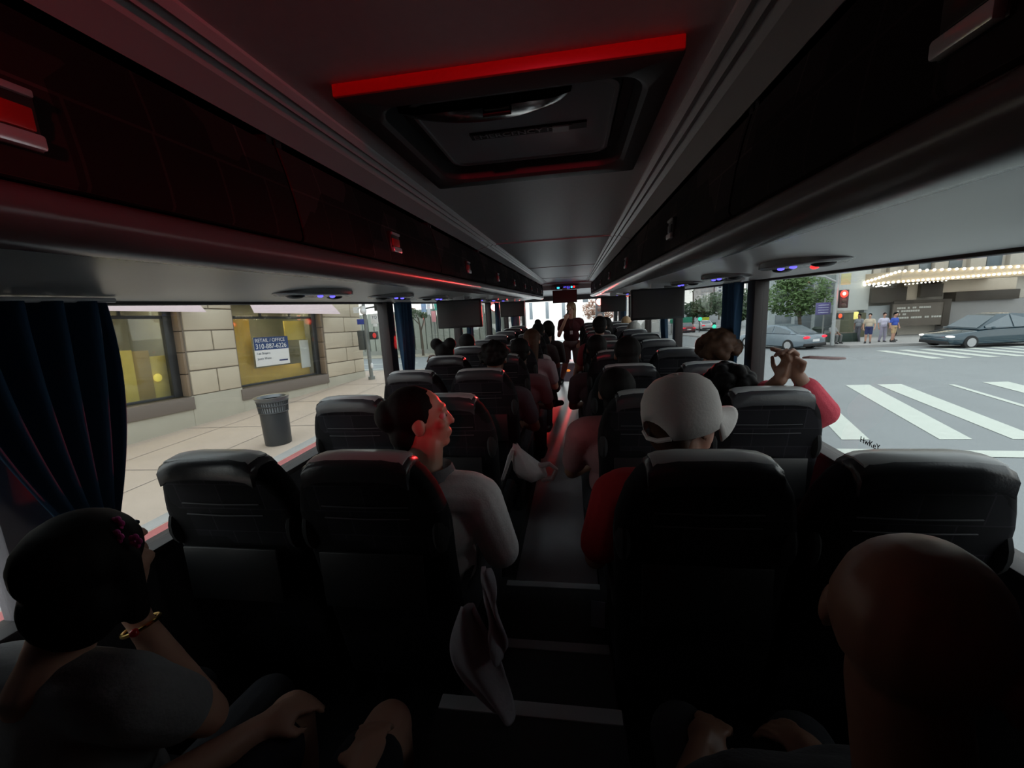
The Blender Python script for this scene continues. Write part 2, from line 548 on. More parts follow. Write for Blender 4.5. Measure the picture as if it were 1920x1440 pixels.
NUM = ['nearest', 'second', 'third', 'fourth', 'fifth', 'sixth', 'seventh', 'eighth', 'ninth', 'tenth']
def bins(side, s, edges, latches):
    for k in range(len(edges) - 1):
        a, c = edges[k] + 0.006, edges[k + 1] - 0.006
        red = ' with a red-lit latch' if (s < 0 and k < 4) else ' with a pale latch'
        t = thing('luggage_bin', '%s overhead luggage bin on the %s, patterned door%s' % (NUM[k], side, red), 'luggage bin', (CX + s * 0.53, (a + c) / 2, 1.78), 0, 'overhead luggage bins on the %s' % side)
        o = Vector(t.location)
        b = MB(); b.loft([[Vector(p) - o for p in r] for r in door_profile(s, a, c)]); b.build('door', M['bin_fabric'], t, smooth=50)
        b = MB(); b.bx(s * 0.02, s * 0.62, a - o.y, a - o.y + 0.02, -0.03, 0.24); b.bx(s * 0.02, s * 0.62, c - o.y - 0.02, c - o.y, -0.03, 0.24)
        b.bx(s * 0.045, s * 0.62, a - o.y, c - o.y, -0.035, -0.02)
        b.build('body', M['black'], t, smooth=0)
        ly = latches[k] - o.y
        lx = CX + s * 0.511 - o.x
        b = MB(); b.box((lx, ly, 0.072), (0.016, 0.074, 0.074)); l = b.build('latch', M['latch_in'], t, bevel=0.004)
        b = MB(); b.box((lx - s * 0.011, ly, 0.045), (0.014, 0.068, 0.019)); b.build('latch_handle', M['latch'], l, bevel=0.004)
        b = MB(); b.box((lx - s * 0.009, ly, 0.071), (0.006, 0.06, 0.027)); b.build('latch_insert', M['red_glow_insert'] if s < 0 else M['latch_in'], l, bevel=0.002)
        b = MB(); b.box((lx - s * 0.009, ly, 0.101), (0.008, 0.068, 0.009)); b.build('latch_rim', M['plastic_grey'], l, bevel=0.002)
    t = thing('bin_end_cap', 'rounded dark end cap closing the %s luggage bins at the front' % side, 'end cap', (CX + s * 0.55, 9.2, 1.86))
    b = MB()
    pts = [(-0.03, 0.15), (-0.045, 0.0), (-0.035, -0.1), (0.02, -0.15), (0.3, -0.16), (0.62, -0.17), (0.62, 0.18), (0.0, 0.18)]
    b.loft([[(s * h, y, z) for h, z in pts] for y in (-0.03, 0.06)]); b.build('end_panel', M['black'], t, bevel=0.012)

bins('left', -1, [-1.25, -0.1, 0.98, 2.07, 3.15, 4.2, 5.22, 6.2, 7.2, 8.2, 9.16], [-0.65, 0.437, 1.526, 2.624, 3.676, 4.71, 5.741, 6.652, 7.7, 8.7])
bins('right', 1, [-1.25, -0.2, 1.1, 2.4, 3.77, 5.17, 6.6, 8.0, 9.16], [-0.75, 0.49, 1.70, 3.08, 4.46, 5.88, 7.3, 8.5])

# ------------------------------------------------------------------ roof hatch
t = thing('roof_hatch', 'black emergency roof hatch with a red-lit edge in the ceiling', 'roof hatch', (-0.13, 1.21, CEIL))
def rr(hx, hy, r, z, n=6):
    out = []
    for cx, cy, a0 in ((hx - r, hy - r, 0), (-hx + r, hy - r, 90), (-hx + r, -hy + r, 180), (hx - r, -hy + r, 270)):
        for k in range(n + 1):
            a = math.radians(a0 + 90 * k / n)
            out.append((cx + r * math.cos(a), cy + r * math.sin(a), z))
    return out
b = MB()   # outer frame, proud of the ceiling, stepped down into the opening
b.loft([rr(0.338, 0.345, 0.012, 0.015), rr(0.338, 0.345, 0.012, -0.022), rr(0.325, 0.332, 0.014, -0.026), rr(0.293, 0.285, 0.07, -0.026), rr(0.283, 0.275, 0.07, -0.018), rr(0.278, 0.270, 0.07, 0.03), rr(0.252, 0.235, 0.05, 0.034), rr(0.245, 0.228, 0.05, 0.06), rr(0.34, 0.34, 0.05, 0.062)], caps=False)
b.build('frame', M['hatch'], t, smooth=35)
b = MB(); b.box((0, -0.342, -0.006), (0.672, 0.012, 0.034)); b.build('red_edge', mat('red_edge_strip', (0.6, 0.014, 0.014), 0.4), t, bevel=0.004)  # red trim; the red glow on this edge is partly put into its colour
b = MB(); b.loft([rr(0.252, 0.235, 0.05, 0.07), rr(0.25, 0.233, 0.05, 0.035), rr(0.236, 0.218, 0.045, 0.012), rr(0.228, 0.211, 0.04, 0.010)])
b.build('lid', M['hatch_lid'], t, smooth=35)
b = MB(); b.loft([rr(0.240, 0.222, 0.046, 0.02), rr(0.240, 0.222, 0.046, 0.006), rr(0.231, 0.213, 0.043, 0.004), rr(0.231, 0.213, 0.043, 0.02)], caps=False)
b.build('lid_rim', M['plastic_grey'], t, smooth=35)
b = MB()   # shallow round fan cover over the rear half of the lid
n = 40
b.loft([[(-0.06 + r * math.cos(2 * PI * k / n), max(-0.205, -0.23 + r * math.sin(2 * PI * k / n) * 0.62), z) for k in range(n)] for r, z in ((0.20, 0.014), (0.195, -0.004), (0.16, -0.012), (0.02, -0.015))])
b.build('vent_cover', M['black_gloss'], t, smooth=35)
b = MB(); b.box((0.02, 0.0, 0.007), (0.31, 0.036, 0.006)); pl = b.build('label_plate', M['black'], t)
b = MB(); b.box((0.107, 0.0, 0.003), (0.042, 0.034, 0.006)); b.build('label_window', M['white'], t)
Mup = Matrix(((1, 0, 0), (0, -1, 0), (0, 0, -1)))
text('EMERGENCY EXIT', 0.033, M['plastic_grey'], pl, (-0.128, 0.0, 0.0035), Mup)
b = MB(); b.tube([(-0.06, -0.19, 0.0), (-0.06, -0.19, -0.022), (0.0, -0.19, -0.022), (0.0, -0.19, 0.0)], 0.006); b.build('handle', M['black'], t)

# red lamp at the back of the cabin: it reddens everything that faces the rear
t = thing('rear_lamp', 'unseen red lamp on the rear wall with added plates shaping its light', 'lamp', (0.12, Y0 + 0.02, 1.94))
b = MB(); b.box((0, 0.01, 0), (0.06, 0.03, 0.06)); b.build('lens', mat('red_lens', (0.4, 0.01, 0.01), 0.3, emit=(1, 0.03, 0.05), estr=4), t, bevel=0.01)
b = MB(); b.bx(-0.6, 0.0, -0.01, 0.9, -0.285, -0.275); b.bx(0.0, 0.4, -0.01, 0.9, -0.19, -0.18); b.bx(-0.01, 0.0, -0.01, 0.9, -0.28, -0.18); b.bx(-0.6, 0.06, -0.01, 0.9, 0.068, 0.075); b.bx(0.048, 0.06, -0.01, 0.9, -0.20, 0.1); b.bx(-0.36, -0.35, -0.01, 0.9, -0.28, -0.10); b.build('light_baffles', M['black'], t, bevel=0.003)  # added unseen plates that block and steer the red light
lamp('rear_lamp_light', 'AREA', (0, 0.04, 0), 10, (1.0, 0.045, 0.08), 0.06, 0.04, (math.radians(90), 0, 0), t)

# ------------------------------------------------------------------ passenger service units on the soffits
def service_unit(s, y, label, red=False):
    t = thing('service_unit', label, 'service unit', (CX + s * 0.96, y, 1.699), 0, 'reading light and air units above the seats')
    b = MB(); n = 24
    b.loft([[(r * 0.11 * math.cos(2 * PI * k / n), r * 0.24 * math.sin(2 * PI * k / n), z) for k in range(n)] for r, z in ((1.0, 0.012), (1.0, -0.006), (0.93, -0.012), (0.1, -0.015))])
    b.build('housing', M['lip'], t, smooth=40)
    for dy in (-0.14, 0.14):
        b = MB(); b.ell((0, dy, -0.014), (0.035, 0.035, 0.012)); b.build('air_nozzle', M['black'], t)
    for dy in (-0.05, 0.04):
        b = MB(); b.ell((-s * 0.05, dy, -0.016), (0.012, 0.012, 0.006)); b.build('blue_led', M['blue_led'], t)
    if red:
        b = MB(); b.ell((s * 0.045, 0.0, -0.017), (0.014, 0.014, 0.008)); b.build('red_led', M['red_led'], t)
ORD = ['first', 'second', 'third', 'fourth', 'fifth', 'sixth', 'seventh', 'eighth', 'ninth', 'tenth', 'eleventh']
for side, s in SIDES:
    for k in range(9):
        y = 1.70 + 0.77 * (k - 0)
        if abs(y - (3.7 if s < 0 else 3.6)) < 0.3 or abs(y - 6.95) < 0.3:
            continue
        service_unit(s, y, 'oval reading light unit with blue dots under the %s bins, %s row above' % (side, ORD[k + 1]), red=(s > 0 and k == 0))

# ------------------------------------------------------------------ curtains
def curtain(label, s, yt0, yt1, yb0, yb1, ztop, zbot, tie=None, nf=5):
    """pleated cloth hanging along the window, drawn in towards its tie"""
    x0 = CX + s * 1.13
    t = thing('curtain', label, 'curtain', (x0, (yt0 + yt1) / 2, zbot), 0, 'blue window curtains')
    o = Vector(t.location)
    def fn(u, v):
        e = v ** 1.6
        y = (yt0 + (yt1 - yt0) * u) * (1 - e) + (yb0 + (yb1 - yb0) * u) * e
        amp = 0.028 * (1 - 0.55 * e)
        x = x0 - s * amp * math.sin(u * nf * 2 * PI + 0.7 * math.sin(v * 3)) - s * 0.008 * math.sin(u * 31 + v * 4)
        return Vector((x, y, ztop + (zbot - ztop) * v)) - o
    b = MB(); b.grid(fn, 64, 26); b.build('drape', M['curtain'], t, smooth=80, solid=0.004)
    b = MB(); b.tube([(0, yt0 - o.y - 0.02, ztop - o.z + 0.004), (0, yt1 - o.y + 0.02, ztop - o.z + 0.004)], 0.007); b.build('curtain_rail', M['rail'], t)
    if tie:
        z = tie - o.z
        b = MB(); yy = (yb0 + yb1) / 2 - o.y; w2 = (yb1 - yb0) / 2 + 0.02
        b.tube([(-s * 0.045, yy - w2, z), (-s * 0.055, yy, z - 0.01), (-s * 0.045, yy + w2, z), (s * 0.04, yy + w2, z), (s * 0.04, yy - w2, z), (-s * 0.045, yy - w2, z)], 0.009, 8)
        b.build('tieback', M['curtain'], t)
curtain('wide dark blue curtain gathered in a tie, at the nearest left window', -1, 0.62, 0.995, 0.825, 0.885, 1.67, 1.02, 1.06, 5)
curtain('narrow blue curtain hanging straight beside the second left window post', -1, 2.90, 3.17, 2.92, 3.08, 1.67, 0.98, None, 4)
curtain('narrow blue curtain on the left, behind the nearer hanging monitor', -1, 4.90, 5.12, 4.90, 5.08, 1.67, 0.98, None, 3)
curtain('narrow blue curtain on the left, just before the farther hanging monitor', -1, 6.78, 7.15, 6.78, 7.1, 1.67, 0.98, None, 3)
curtain('bright blue curtain at the left front, below the farther hanging monitor', -1, 8.56, 9.3, 8.56, 9.2, 1.67, 0.98, None, 5)
curtain('blue curtain beside the second right window post, above the brown curly head', 1, 2.72, 2.99, 2.74, 2.93, 1.67, 0.98, None, 4)
curtain('blue curtain on the right, below the nearer hanging monitor', 1, 4.72, 4.98, 4.72, 4.93, 1.67, 0.98, None, 3)
curtain('pale blue curtain on the right, between the two hanging monitors', 1, 8.42, 9.2, 8.42, 9.1, 1.67, 0.98, None, 5)

curtain('unseen drawn curtain added to darken the cabin, rearmost left window', -1, -1.22, 0.56, -1.22, 0.56, 1.67, 0.92, None, 14)  # unseen curtain, added to keep window light off the rear seats
curtain('unseen drawn curtain added to darken the cabin, rearmost right window', 1, -1.22, 0.92, -1.22, 0.92, 1.67, 0.92, None, 16)  # likewise added out of view to cut the light near the camera

# ------------------------------------------------------------------ front console behind the steps
t = thing('front_console', 'low grey console at the foot of the windscreen, behind the guide', 'console', (CX, 9.7, -0.56))
b = MB(); b.bx(-0.62, 0.72, -0.3, 0.3, 0.0, 0.80); b.build('cabinet', mat('console_grey', (0.22, 0.2, 0.25), 0.5), t, bevel=0.03)
b = MB(); b.bx(-0.64, 0.74, -0.32, 0.32, 0.80, 0.83); b.build('worktop', M['plastic_grey'], t, bevel=0.01)
b = MB(); b.box((0.24, -0.305, 0.62), (0.10, 0.012, 0.03)); b.build('handle', M['black'], t, bevel=0.004)
b = MB(); b.ell((-0.02, -0.3, 0.66), (0.05, 0.03, 0.028)); b.build('amber_lamp', mat('amber_lens', (0.8, 0.3, 0.05), 0.4, emit=(1.0, 0.3, 0.05), estr=0.7), t)
t = thing('dashboard', 'dark dashboard running under the windscreen at the very front', 'dashboard', (CX, 11.2, -0.56))
b = MB(); b.loft([[(x, y, z) for y, z in ((-0.5, 0.0), (-0.5, 0.42), (-0.42, 0.48), (0.1, 0.44), (0.36, 0.3), (0.36, 0.0))] for x in (-1.15, 1.15)]); b.build('body', M['black'], t, bevel=0.02)

# ------------------------------------------------------------------ seats
def make_seat():
    t = thing('coach_seat', 'seat', 'seat')
    top = 1.09
    def at(y):   # back leans towards the rear as it rises
        return lambda x, z: (x, y + (top - z) * 0.2, z)
    out = [(-0.215, 0.22), (-0.217, 0.36), (-0.222, 0.74), (-0.225, 0.80), (-0.227, 0.86), (-0.222, 0.915), (-0.212, 0.955), (-0.198, 1.0), (-0.172, 1.045), (-0.14, 1.075), (-0.10, 1.088), (0, 1.091)]
    out = out + [(-x, z) for x, z in reversed(out[:-1])]
    b = MB(); b.prism(out, at(0.012), at(0.10)); b.build('backrest', M['seat_fabric'], t, bevel=0.026, seg=3, smooth=60)
    b = MB()   # pale headrest band over the crown
    prof = [(0.0, 1.035), (-0.004, 1.075), (0.008, 1.094), (0.05, 1.101), (0.09, 1.094), (0.108, 1.07), (0.112, 0.98), (0.104, 0.98), (0.10, 1.05), (0.05, 1.085), (0.016, 1.06), (0.01, 1.035)]
    b.loft([[(x, y, z - d) for y, z in prof] for x, d in ((-0.152, 0.022), (-0.13, 0.008), (-0.08, 0.001), (0, 0.0), (0.08, 0.001), (0.13, 0.008), (0.152, 0.022))]); b.build('headrest_band', M['vinyl'], t, smooth=60)
    b = MB(); b.loft([[(x, y, z - d) for y, z in ((0.010, 1.093), (0.016, 1.099), (0.05, 1.104), (0.084, 1.099), (0.09, 1.09), (0.05, 1.09))] for x, d in ((-0.140, 0.013), (-0.12, 0.005), (-0.07, 0.0), (0.07, 0.0), (0.12, 0.005), (0.140, 0.013))]); b.build('headrest_highlight', M['crown_highlight'], t, smooth=60)  # added pale strip; the crown's bright highlight is put into its colour
    for s in (-1, 1):   # rounded bolsters at the shoulders of the backrest
        b = MB(); b.ell((s * 0.203, 0.10, 0.85), (0.025, 0.06, 0.075)); b.build('bolster', M['seat_plain'], t)
    b = MB(); b.bx(-0.16, 0.16, 0.082, 0.09, 0.62, 0.80)
    bmesh.ops.transform(b.bm, matrix=Matrix.Translation((0, -0.05, 0)), verts=b.bm.verts[:])
    b.build('seatback_table', M['black'], t, bevel=0.004)
    b = MB()
    for z in (0.905, 0.945):
        b.tube([at(0.006)(-0.13, z), at(0.0)(0, z), at(0.006)(0.13, z)], 0.0022, 6)
    b.build('seatback_piping', M['wall'], t)
    b = MB(); b.prism([(-0.215, 0.30), (0.215, 0.30), (0.222, 0.36), (0.21, 0.40), (-0.21, 0.40), (-0.222, 0.36)], lambda x, z: (x, 0.20, z + 0.0), lambda x, z: (x, 0.66, z + 0.03)); b.build('cushion', M['seat_fabric'], t, bevel=0.025, seg=3, smooth=60)
    for s in (-1, 1):
        b = MB(); b.bx(s * 0.17 - 0.02, s * 0.17 + 0.02, 0.28, 0.56, 0.0, 0.31); b.build('leg', M['black'], t, bevel=0.008)
        b = MB(); b.tube([(s * 0.213, 0.17, 0.56), (s * 0.213, 0.30, 0.575), (s * 0.213, 0.52, 0.575)], [0.012, 0.014, 0.013], 8); b.build('armrest', M['black'], t)
    return t
SEATX = {('left', 'window'): -1.06, ('left', 'aisle'): -0.60, ('right', 'aisle'): 0.32, ('right', 'window'): 0.78}
def rowY(n):
    return 0.98 + 0.77 * (n - 1)
def seatY(n):
    return rowY(n) if n else 0.06
proto = make_seat()
first = True
for n in range(0, 11):
    for (side, pl_), x in SEATX.items():
        lab = 'black patterned coach seat, %s side by the %s, %s row from the rear' % (side, pl_, ORD[n])
        if first:
            proto.location = (x, seatY(n), 0.12); proto['label'] = lab; proto['group'] = 'coach seats in rows'; first = False
        else:
            copy_thing(proto, (x, seatY(n), 0.12), lab)
# ------------------------------------------------------------------ people
def fuse(prims, voxel, name, m, parent, smooth=3, grow=0.0, key=None, cache={}):
    """one continuous skin over all the given limbs and forms"""
    if key and key in cache:
        return link(name, cache[key], None, parent) if cache[key].materials and cache[key].materials[0] == m else link(name, cache[key].copy(), m, parent)
    b = MB()
    for p in prims:
        if p[0] == 'c':
            b.cap(p[1], p[2], p[3] + grow, p[4] + grow)
        else:
            r = p[2] if isinstance(p[2], (tuple, list)) else (p[2],) * 3
            b.ell(p[1], tuple(max(0.003, q + grow) for q in r), p[3] if len(p) > 3 else None)
    bmesh.ops.recalc_face_normals(b.bm, faces=b.bm.faces[:])
    me = D.meshes.new(name)
    b.bm.to_mesh(me); b.bm.free()
    o = D.objects.new('tmp', me)
    COL.objects.link(o)
    r = o.modifiers.new('r', 'REMESH'); r.mode = 'VOXEL'; r.voxel_size = voxel
    if smooth:
        sm = o.modifiers.new('s', 'SMOOTH'); sm.iterations = smooth; sm.factor = 0.5
    dg = bpy.context.evaluated_depsgraph_get()
    me2 = D.meshes.new_from_object(o.evaluated_get(dg))
    D.objects.remove(o); D.meshes.remove(me)
    me2.name = name
    me2.polygons.foreach_set('use_smooth', [True] * len(me2.polygons))
    if key:
        cache[key] = me2
    return link(name, me2, m, parent)

V = Vector
def basis(d, up):
    d = V(d).normalized(); up = V(up); s = d.cross(up)
    s = s.normalized() if s.length > 1e-4 else d.orthogonal().normalized()
    u = s.cross(d)
    return Matrix((s, d, u)).transposed()     # columns: side, along, up

def hand(wrist, d, up, thumb=1, curl=0.5, k=1.0):
    """palm, four unequal bent fingers and a thumb from the side of the palm"""
    B = basis(d, up); w_ = V(wrist)
    P = lambda x, y, z: w_ + B @ V((x * k, y * k, z * k))
    pr = [('e', P(0, 0.045, 0), (0.040 * k, 0.05 * k, 0.017 * k), B), ('c', P(0, 0, 0), P(0, 0.04, 0), 0.024 * k, 0.028 * k)]
    for i, (x, l) in enumerate(((-0.031, 0.068), (-0.010, 0.078), (0.011, 0.073), (0.030, 0.055))):
        a, a2 = curl * 0.8, curl * 2.0
        p0 = P(x * thumb * -1, 0.082, 0)
        p1 = p0 + B @ V((0, math.cos(a), -math.sin(a))) * l * 0.5 * k
        p2 = p1 + B @ V((0, math.cos(a2), -math.sin(a2))) * l * 0.5 * k
        pr += [('c', p0, p1, 0.0095 * k, 0.0088 * k), ('c', p1, p2, 0.0086 * k, 0.0072 * k)]
    q0 = P(thumb * 0.028, 0.018, -0.004); q1 = P(thumb * 0.056, 0.05, -0.014 - 0.01 * curl); q2 = P(thumb * (0.056 - 0.02 * curl), 0.082, -0.022 - 0.022 * curl)
    pr += [('c', q0, q1, 0.0125 * k, 0.0105 * k), ('c', q1, q2, 0.010 * k, 0.008 * k)]
    return pr

HAIR = {
    'short': [('e', (0, -0.022, 0.036), (0.085, 0.098, 0.088)), ('e', (0, -0.07, -0.03), (0.066, 0.045, 0.05))],
    'bob': [('e', (0, -0.022, 0.036), (0.09, 0.10, 0.09)), ('e', (0, -0.06, -0.05), (0.088, 0.055, 0.08)), ('c', (-0.078, -0.015, 0.02), (-0.075, -0.01, -0.10), 0.026, 0.02), ('c', (0.078, -0.015, 0.02), (0.075, -0.01, -0.10), 0.026, 0.02)],
    'long': [('e', (0, -0.022, 0.036), (0.088, 0.10, 0.09)), ('c', (0, -0.065, 0.0), (0, -0.075, -0.2), 0.075, 0.06)],
    'bun': [('e', (0, -0.022, 0.034), (0.084, 0.098, 0.088)), ('e', (0, -0.055, 0.125), (0.045, 0.045, 0.04)), ('e', (0, -0.07, -0.03), (0.066, 0.045, 0.05))],
    'buns2': [('e', (0, -0.022, 0.03), (0.084, 0.098, 0.086)), ('e', (-0.062, -0.04, 0.098), 0.052), ('e', (0.062, -0.04, 0.098), 0.052), ('e', (0, -0.07, -0.03), (0.066, 0.045, 0.05))],
    'pulled': [('e', (0, -0.026, 0.034), (0.082, 0.094, 0.086)), ('e', (0, -0.10, 0.03), (0.06, 0.05, 0.055)), ('e', (0, -0.065, -0.04), (0.07, 0.05, 0.06))],
    'fringe': [('e', (0, 0.0, 0.03), (0.081, 0.09, 0.083))],
}
def curly(seed, r=0.1, n=46, blob=0.032):
    rnd = random.Random(seed); out = [('e', (0, -0.022, 0.036), (0.086, 0.096, 0.086))]
    for _ in range(n):
        a = rnd.uniform(0, 2 * PI); e = rnd.uniform(-0.35, 1.0)
        c = math.sqrt(max(0, 1 - e * e))
        y = r * c * math.sin(a) - 0.025
        if y > 0.045 and e < 0.55:
            continue
        out.append(('e', (r * 0.9 * c * math.cos(a), y, 0.03 + r * 0.85 * e), rnd.uniform(blob * 0.6, blob)))
    return out
SKIN = {'dark': mat('deep_brown_skin', (0.10, 0.045, 0.028), 0.45), 'mid': mat('brown_skin', (0.26, 0.13, 0.085), 0.45), 'light': mat('light_skin', (0.52, 0.29, 0.21), 0.45)}
HAIRM = {'black': mat('black_hair', (0.006, 0.005, 0.005), 0.7, noise=0.5, nscale=90, spec=0.15), 'brown': mat('brown_hair', (0.05, 0.022, 0.011), 0.65, noise=0.5, nscale=90, spec=0.25), 'blond': mat('blond_hair', (0.32, 0.2, 0.1), 0.5, noise=0.4, nscale=90), 'grey': mat('grey_hair', (0.3, 0.29, 0.27), 0.6)}
CLOTH = {}
def cloth(col):
    if col not in CLOTH:
        CLOTH[col] = mat('cloth_%d' % len(CLOTH), col, 0.9, noise=0.12, nscale=60, bump=0.15, bscale=150)
    return CLOTH[col]
EYE = mat('eye_white', (0.7, 0.68, 0.66), 0.2)
IRIS = mat('dark_iris', (0.02, 0.012, 0.01), 0.15)
SHOE = mat('dark_shoe', (0.02, 0.02, 0.022), 0.5)

def person(name_label, loc, rot=0.0, stand=False, back=0.10, side=0.0, twist=0.0, head=(0, 0, 0), hair='short', hairc='black', skin='mid',
           shirt=(0.03, 0.03, 0.035), pants=(0.02, 0.02, 0.025), arms=(None, None), hands=(None, None), legs=None, sleeve=0.62, shorts=False,
           voxel=0.011, eyes=False, scale=1.0, group=None, headshift=(0, 0, 0), key=None, feet=True, shirt_grow=0.014, belly=0.0):
    t = thing('person', name_label, 'person', loc, rot, group)
    if scale != 1.0:
        t.scale = (scale,) * 3
    TM = Matrix.Rotation(back, 4, 'X') @ Matrix.Rotation(side, 4, 'Y') @ Matrix.Rotation(twist, 4, 'Z')
    U = lambda x, y, z: TM @ V((x, y, z))
    TM3 = TM.to_3x3()
    torso = [('e', U(0, 0.02, 0.06), (0.165, 0.115, 0.10), TM3), ('e', U(0, 0.03 + belly, 0.2), (0.148, 0.108 + belly, 0.14), TM3), ('e', U(0, 0.015, 0.37), (0.165, 0.11, 0.15), TM3),
             ('c', U(-0.155, 0, 0.475), U(0.155, 0, 0.475), 0.06, 0.06), ('c', U(0, -0.015, 0.49), U(0, 0.0, 0.565), 0.075, 0.052)]
    neck = [('c', U(0, 0, 0.53), U(0, 0.02, 0.64), 0.052, 0.05)]
    HC = U(0, 0.035, 0.735) + V(headshift)
    HM = Matrix.Rotation(head[0], 3, 'Z') @ Matrix.Rotation(head[1], 3, 'X') @ Matrix.Rotation(head[2], 3, 'Y')
    H = lambda x, y, z: HC + HM @ V((x, y, z))
    hp = [('e', H(0, -0.012, 0.028), (0.075, 0.094, 0.085), HM), ('e', H(0, 0.028, -0.035), (0.057, 0.062, 0.075), HM), ('e', H(0, 0.062, -0.09), (0.025, 0.022, 0.020), HM),
          ('c', H(0, 0.086, 0.010), H(0, 0.101, -0.024), 0.009, 0.012), ('e', H(0, 0.074, 0.03), (0.05, 0.018, 0.014), HM), ('e', H(-0.077, -0.008, -0.01), (0.010, 0.022, 0.031), HM),
          ('e', H(0.077, -0.008, -0.01), (0.010, 0.022, 0.031), HM), ('e', H(0, 0.088, -0.056), (0.024, 0.009, 0.006), HM), ('e', H(0, 0.086, -0.068), (0.021, 0.009, 0.006), HM),
          ('e', H(-0.038, 0.062, -0.022), (0.022, 0.02, 0.018), HM), ('e', H(0.038, 0.062, -0.022), (0.022, 0.02, 0.018), HM),
          ('c', H(0, -0.02, -0.05), U(0, 0.0, 0.55), 0.052, 0.054)]
    sl, full = [], []
    for i, sgn in enumerate((-1, 1)):
        sh = U(sgn * 0.185, 0, 0.465)
        a = arms[i] or ((sgn * 0.25, 0.06, 0.22), (sgn * 0.12, 0.30, 0.17), (-sgn * 0.5, 0.8, -0.1))
        el, wr, fd = V(a[0]), V(a[1]), V(a[2])
        up = a[3] if len(a) > 3 else (0, 0, 1)
        cu = a[4] if len(a) > 4 else 0.5
        full += [('c', sh, el, 0.050, 0.040), ('c', el, wr, 0.040, 0.027)] + hand(wr, fd, up, -sgn, cu)
        if sleeve <= 1:
            sl += [('c', sh, sh.lerp(el, sleeve), 0.056, 0.050)]
        else:
            sl += [('c', sh, el, 0.056, 0.046), ('c', el, el.lerp(wr, sleeve - 1), 0.046, 0.036)]
    lg, pt, ft = [], [], []
    for i, sgn in enumerate((-1, 1)):
        if legs:
            hipj, kn, an = V((sgn * 0.09, 0, 0.03)), V(legs[i][0]), V(legs[i][1])
        elif stand:
            hipj, kn, an = V((sgn * 0.09, 0, 0.0)), V((sgn * 0.11, 0.02, -0.42)), V((sgn * 0.12, 0, -0.82))
        else:
            hipj, kn, an = V((sgn * 0.10, 0.02, 0.07)), V((sgn * 0.13, 0.40, 0.08)), V((sgn * 0.13, 0.36, -0.31))
        lg += [('c', hipj, kn, 0.085, 0.058), ('c', kn, kn.lerp(an, 0.35), 0.056, 0.056), ('c', kn.lerp(an, 0.35), an, 0.056, 0.036)]
        toe = V(legs[i][2]) if legs and len(legs[i]) > 2 else an + V((sgn * 0.02, 0.15, -0.035))
        ft += [('c', an + V((0, -0.03, -0.03)), toe, 0.038, 0.03), ('c', an, an + V((0, 0, 0.03)), 0.038, 0.04)]
        pt += [('c', hipj, kn if not shorts else hipj.lerp(kn, 0.75), 0.085, 0.062 if not shorts else 0.07)]
        if not shorts:
            pt += [('c', kn, an.lerp(kn, 0.08), 0.062, 0.048)]
    covered = [(p[0], p[1], tuple(q - 0.006 for q in p[2]), *p[3:]) if p[0] == 'e' else ('c', p[1], p[2], p[3] - 0.006, p[4] - 0.006) for p in torso]
    pz = [('e', V((0, 0.02, 0.05)), (0.165, 0.115, 0.09))]
    k_ = (lambda s_: key + s_ if key else None)
    fuse(covered + neck + hp + full + lg + (ft if feet else []), voxel, 'body', SKIN[skin], t, 2, key=k_('body'))
    fuse(torso[1:4] + sl, voxel, 'shirt', cloth(shirt), t, 3, shirt_grow, key=k_('shirt'))
    fuse(pz + pt, voxel, 'trousers' if not shorts else 'shorts', cloth(pants), t, 3, 0.012, key=k_('pants'))
    if feet:
        for i in (0, 1):
            fuse(ft[2 * i:2 * i + 2], voxel, 'shoe', SHOE, t, 2, 0.010, key=k_('shoe%d' % i))
    hs = HAIR.get(hair) if isinstance(hair, str) else hair
    if hs:
        out = []
        for p in hs:
            if p[0] == 'e':
                out.append(('e', H(*p[1]), p[2], HM))
            else:
                out.append(('c', H(*p[1]), H(*p[2]), p[3], p[4]))
        fuse(out, min(voxel, 0.009), 'hair', HAIRM[hairc], t, 2, 0.003, key=k_('hair'))
    if eyes:
        for sgn in (-1, 1):
            b = MB(); b.ell(H(sgn * 0.030, 0.074, 0.006), 0.0125); e = b.build('eye', EYE, t)
            b = MB(); b.ell(H(sgn * 0.030, 0.0835, 0.006), (0.006, 0.004, 0.006), HM); b.build('iris', IRIS, e)
    t_info[t.name] = (H, HM, U, TM3)
    return t
t_info = {}

HZ = 0.50
def seated(label, n, flank, place, dx=0, dy=0, dz=0, **k):
    x = SEATX[(flank, place)] + dx
    y = rowY(n) + 0.33 + dy
    k.setdefault('voxel', 0.012)
    if place == 'window':
        lim = max(-0.03, min(0.03, dx))
        hx = k.get('headshift', (0, 0, 0))
        k['headshift'] = (hx[0] + (dx - lim) * 0.8, hx[1], hx[2])
        x -= dx - lim
        if 'arms' not in k:
            k['arms'] = (((-0.19, 0.06, 0.22), (-0.10, 0.30, 0.17), (0.3, 0.8, -0.1)), ((0.19, 0.06, 0.22), (0.10, 0.30, 0.17), (-0.3, 0.8, -0.1)))
    return person(label, (x, y, HZ + 0.03 + dz), 0.0, **k)

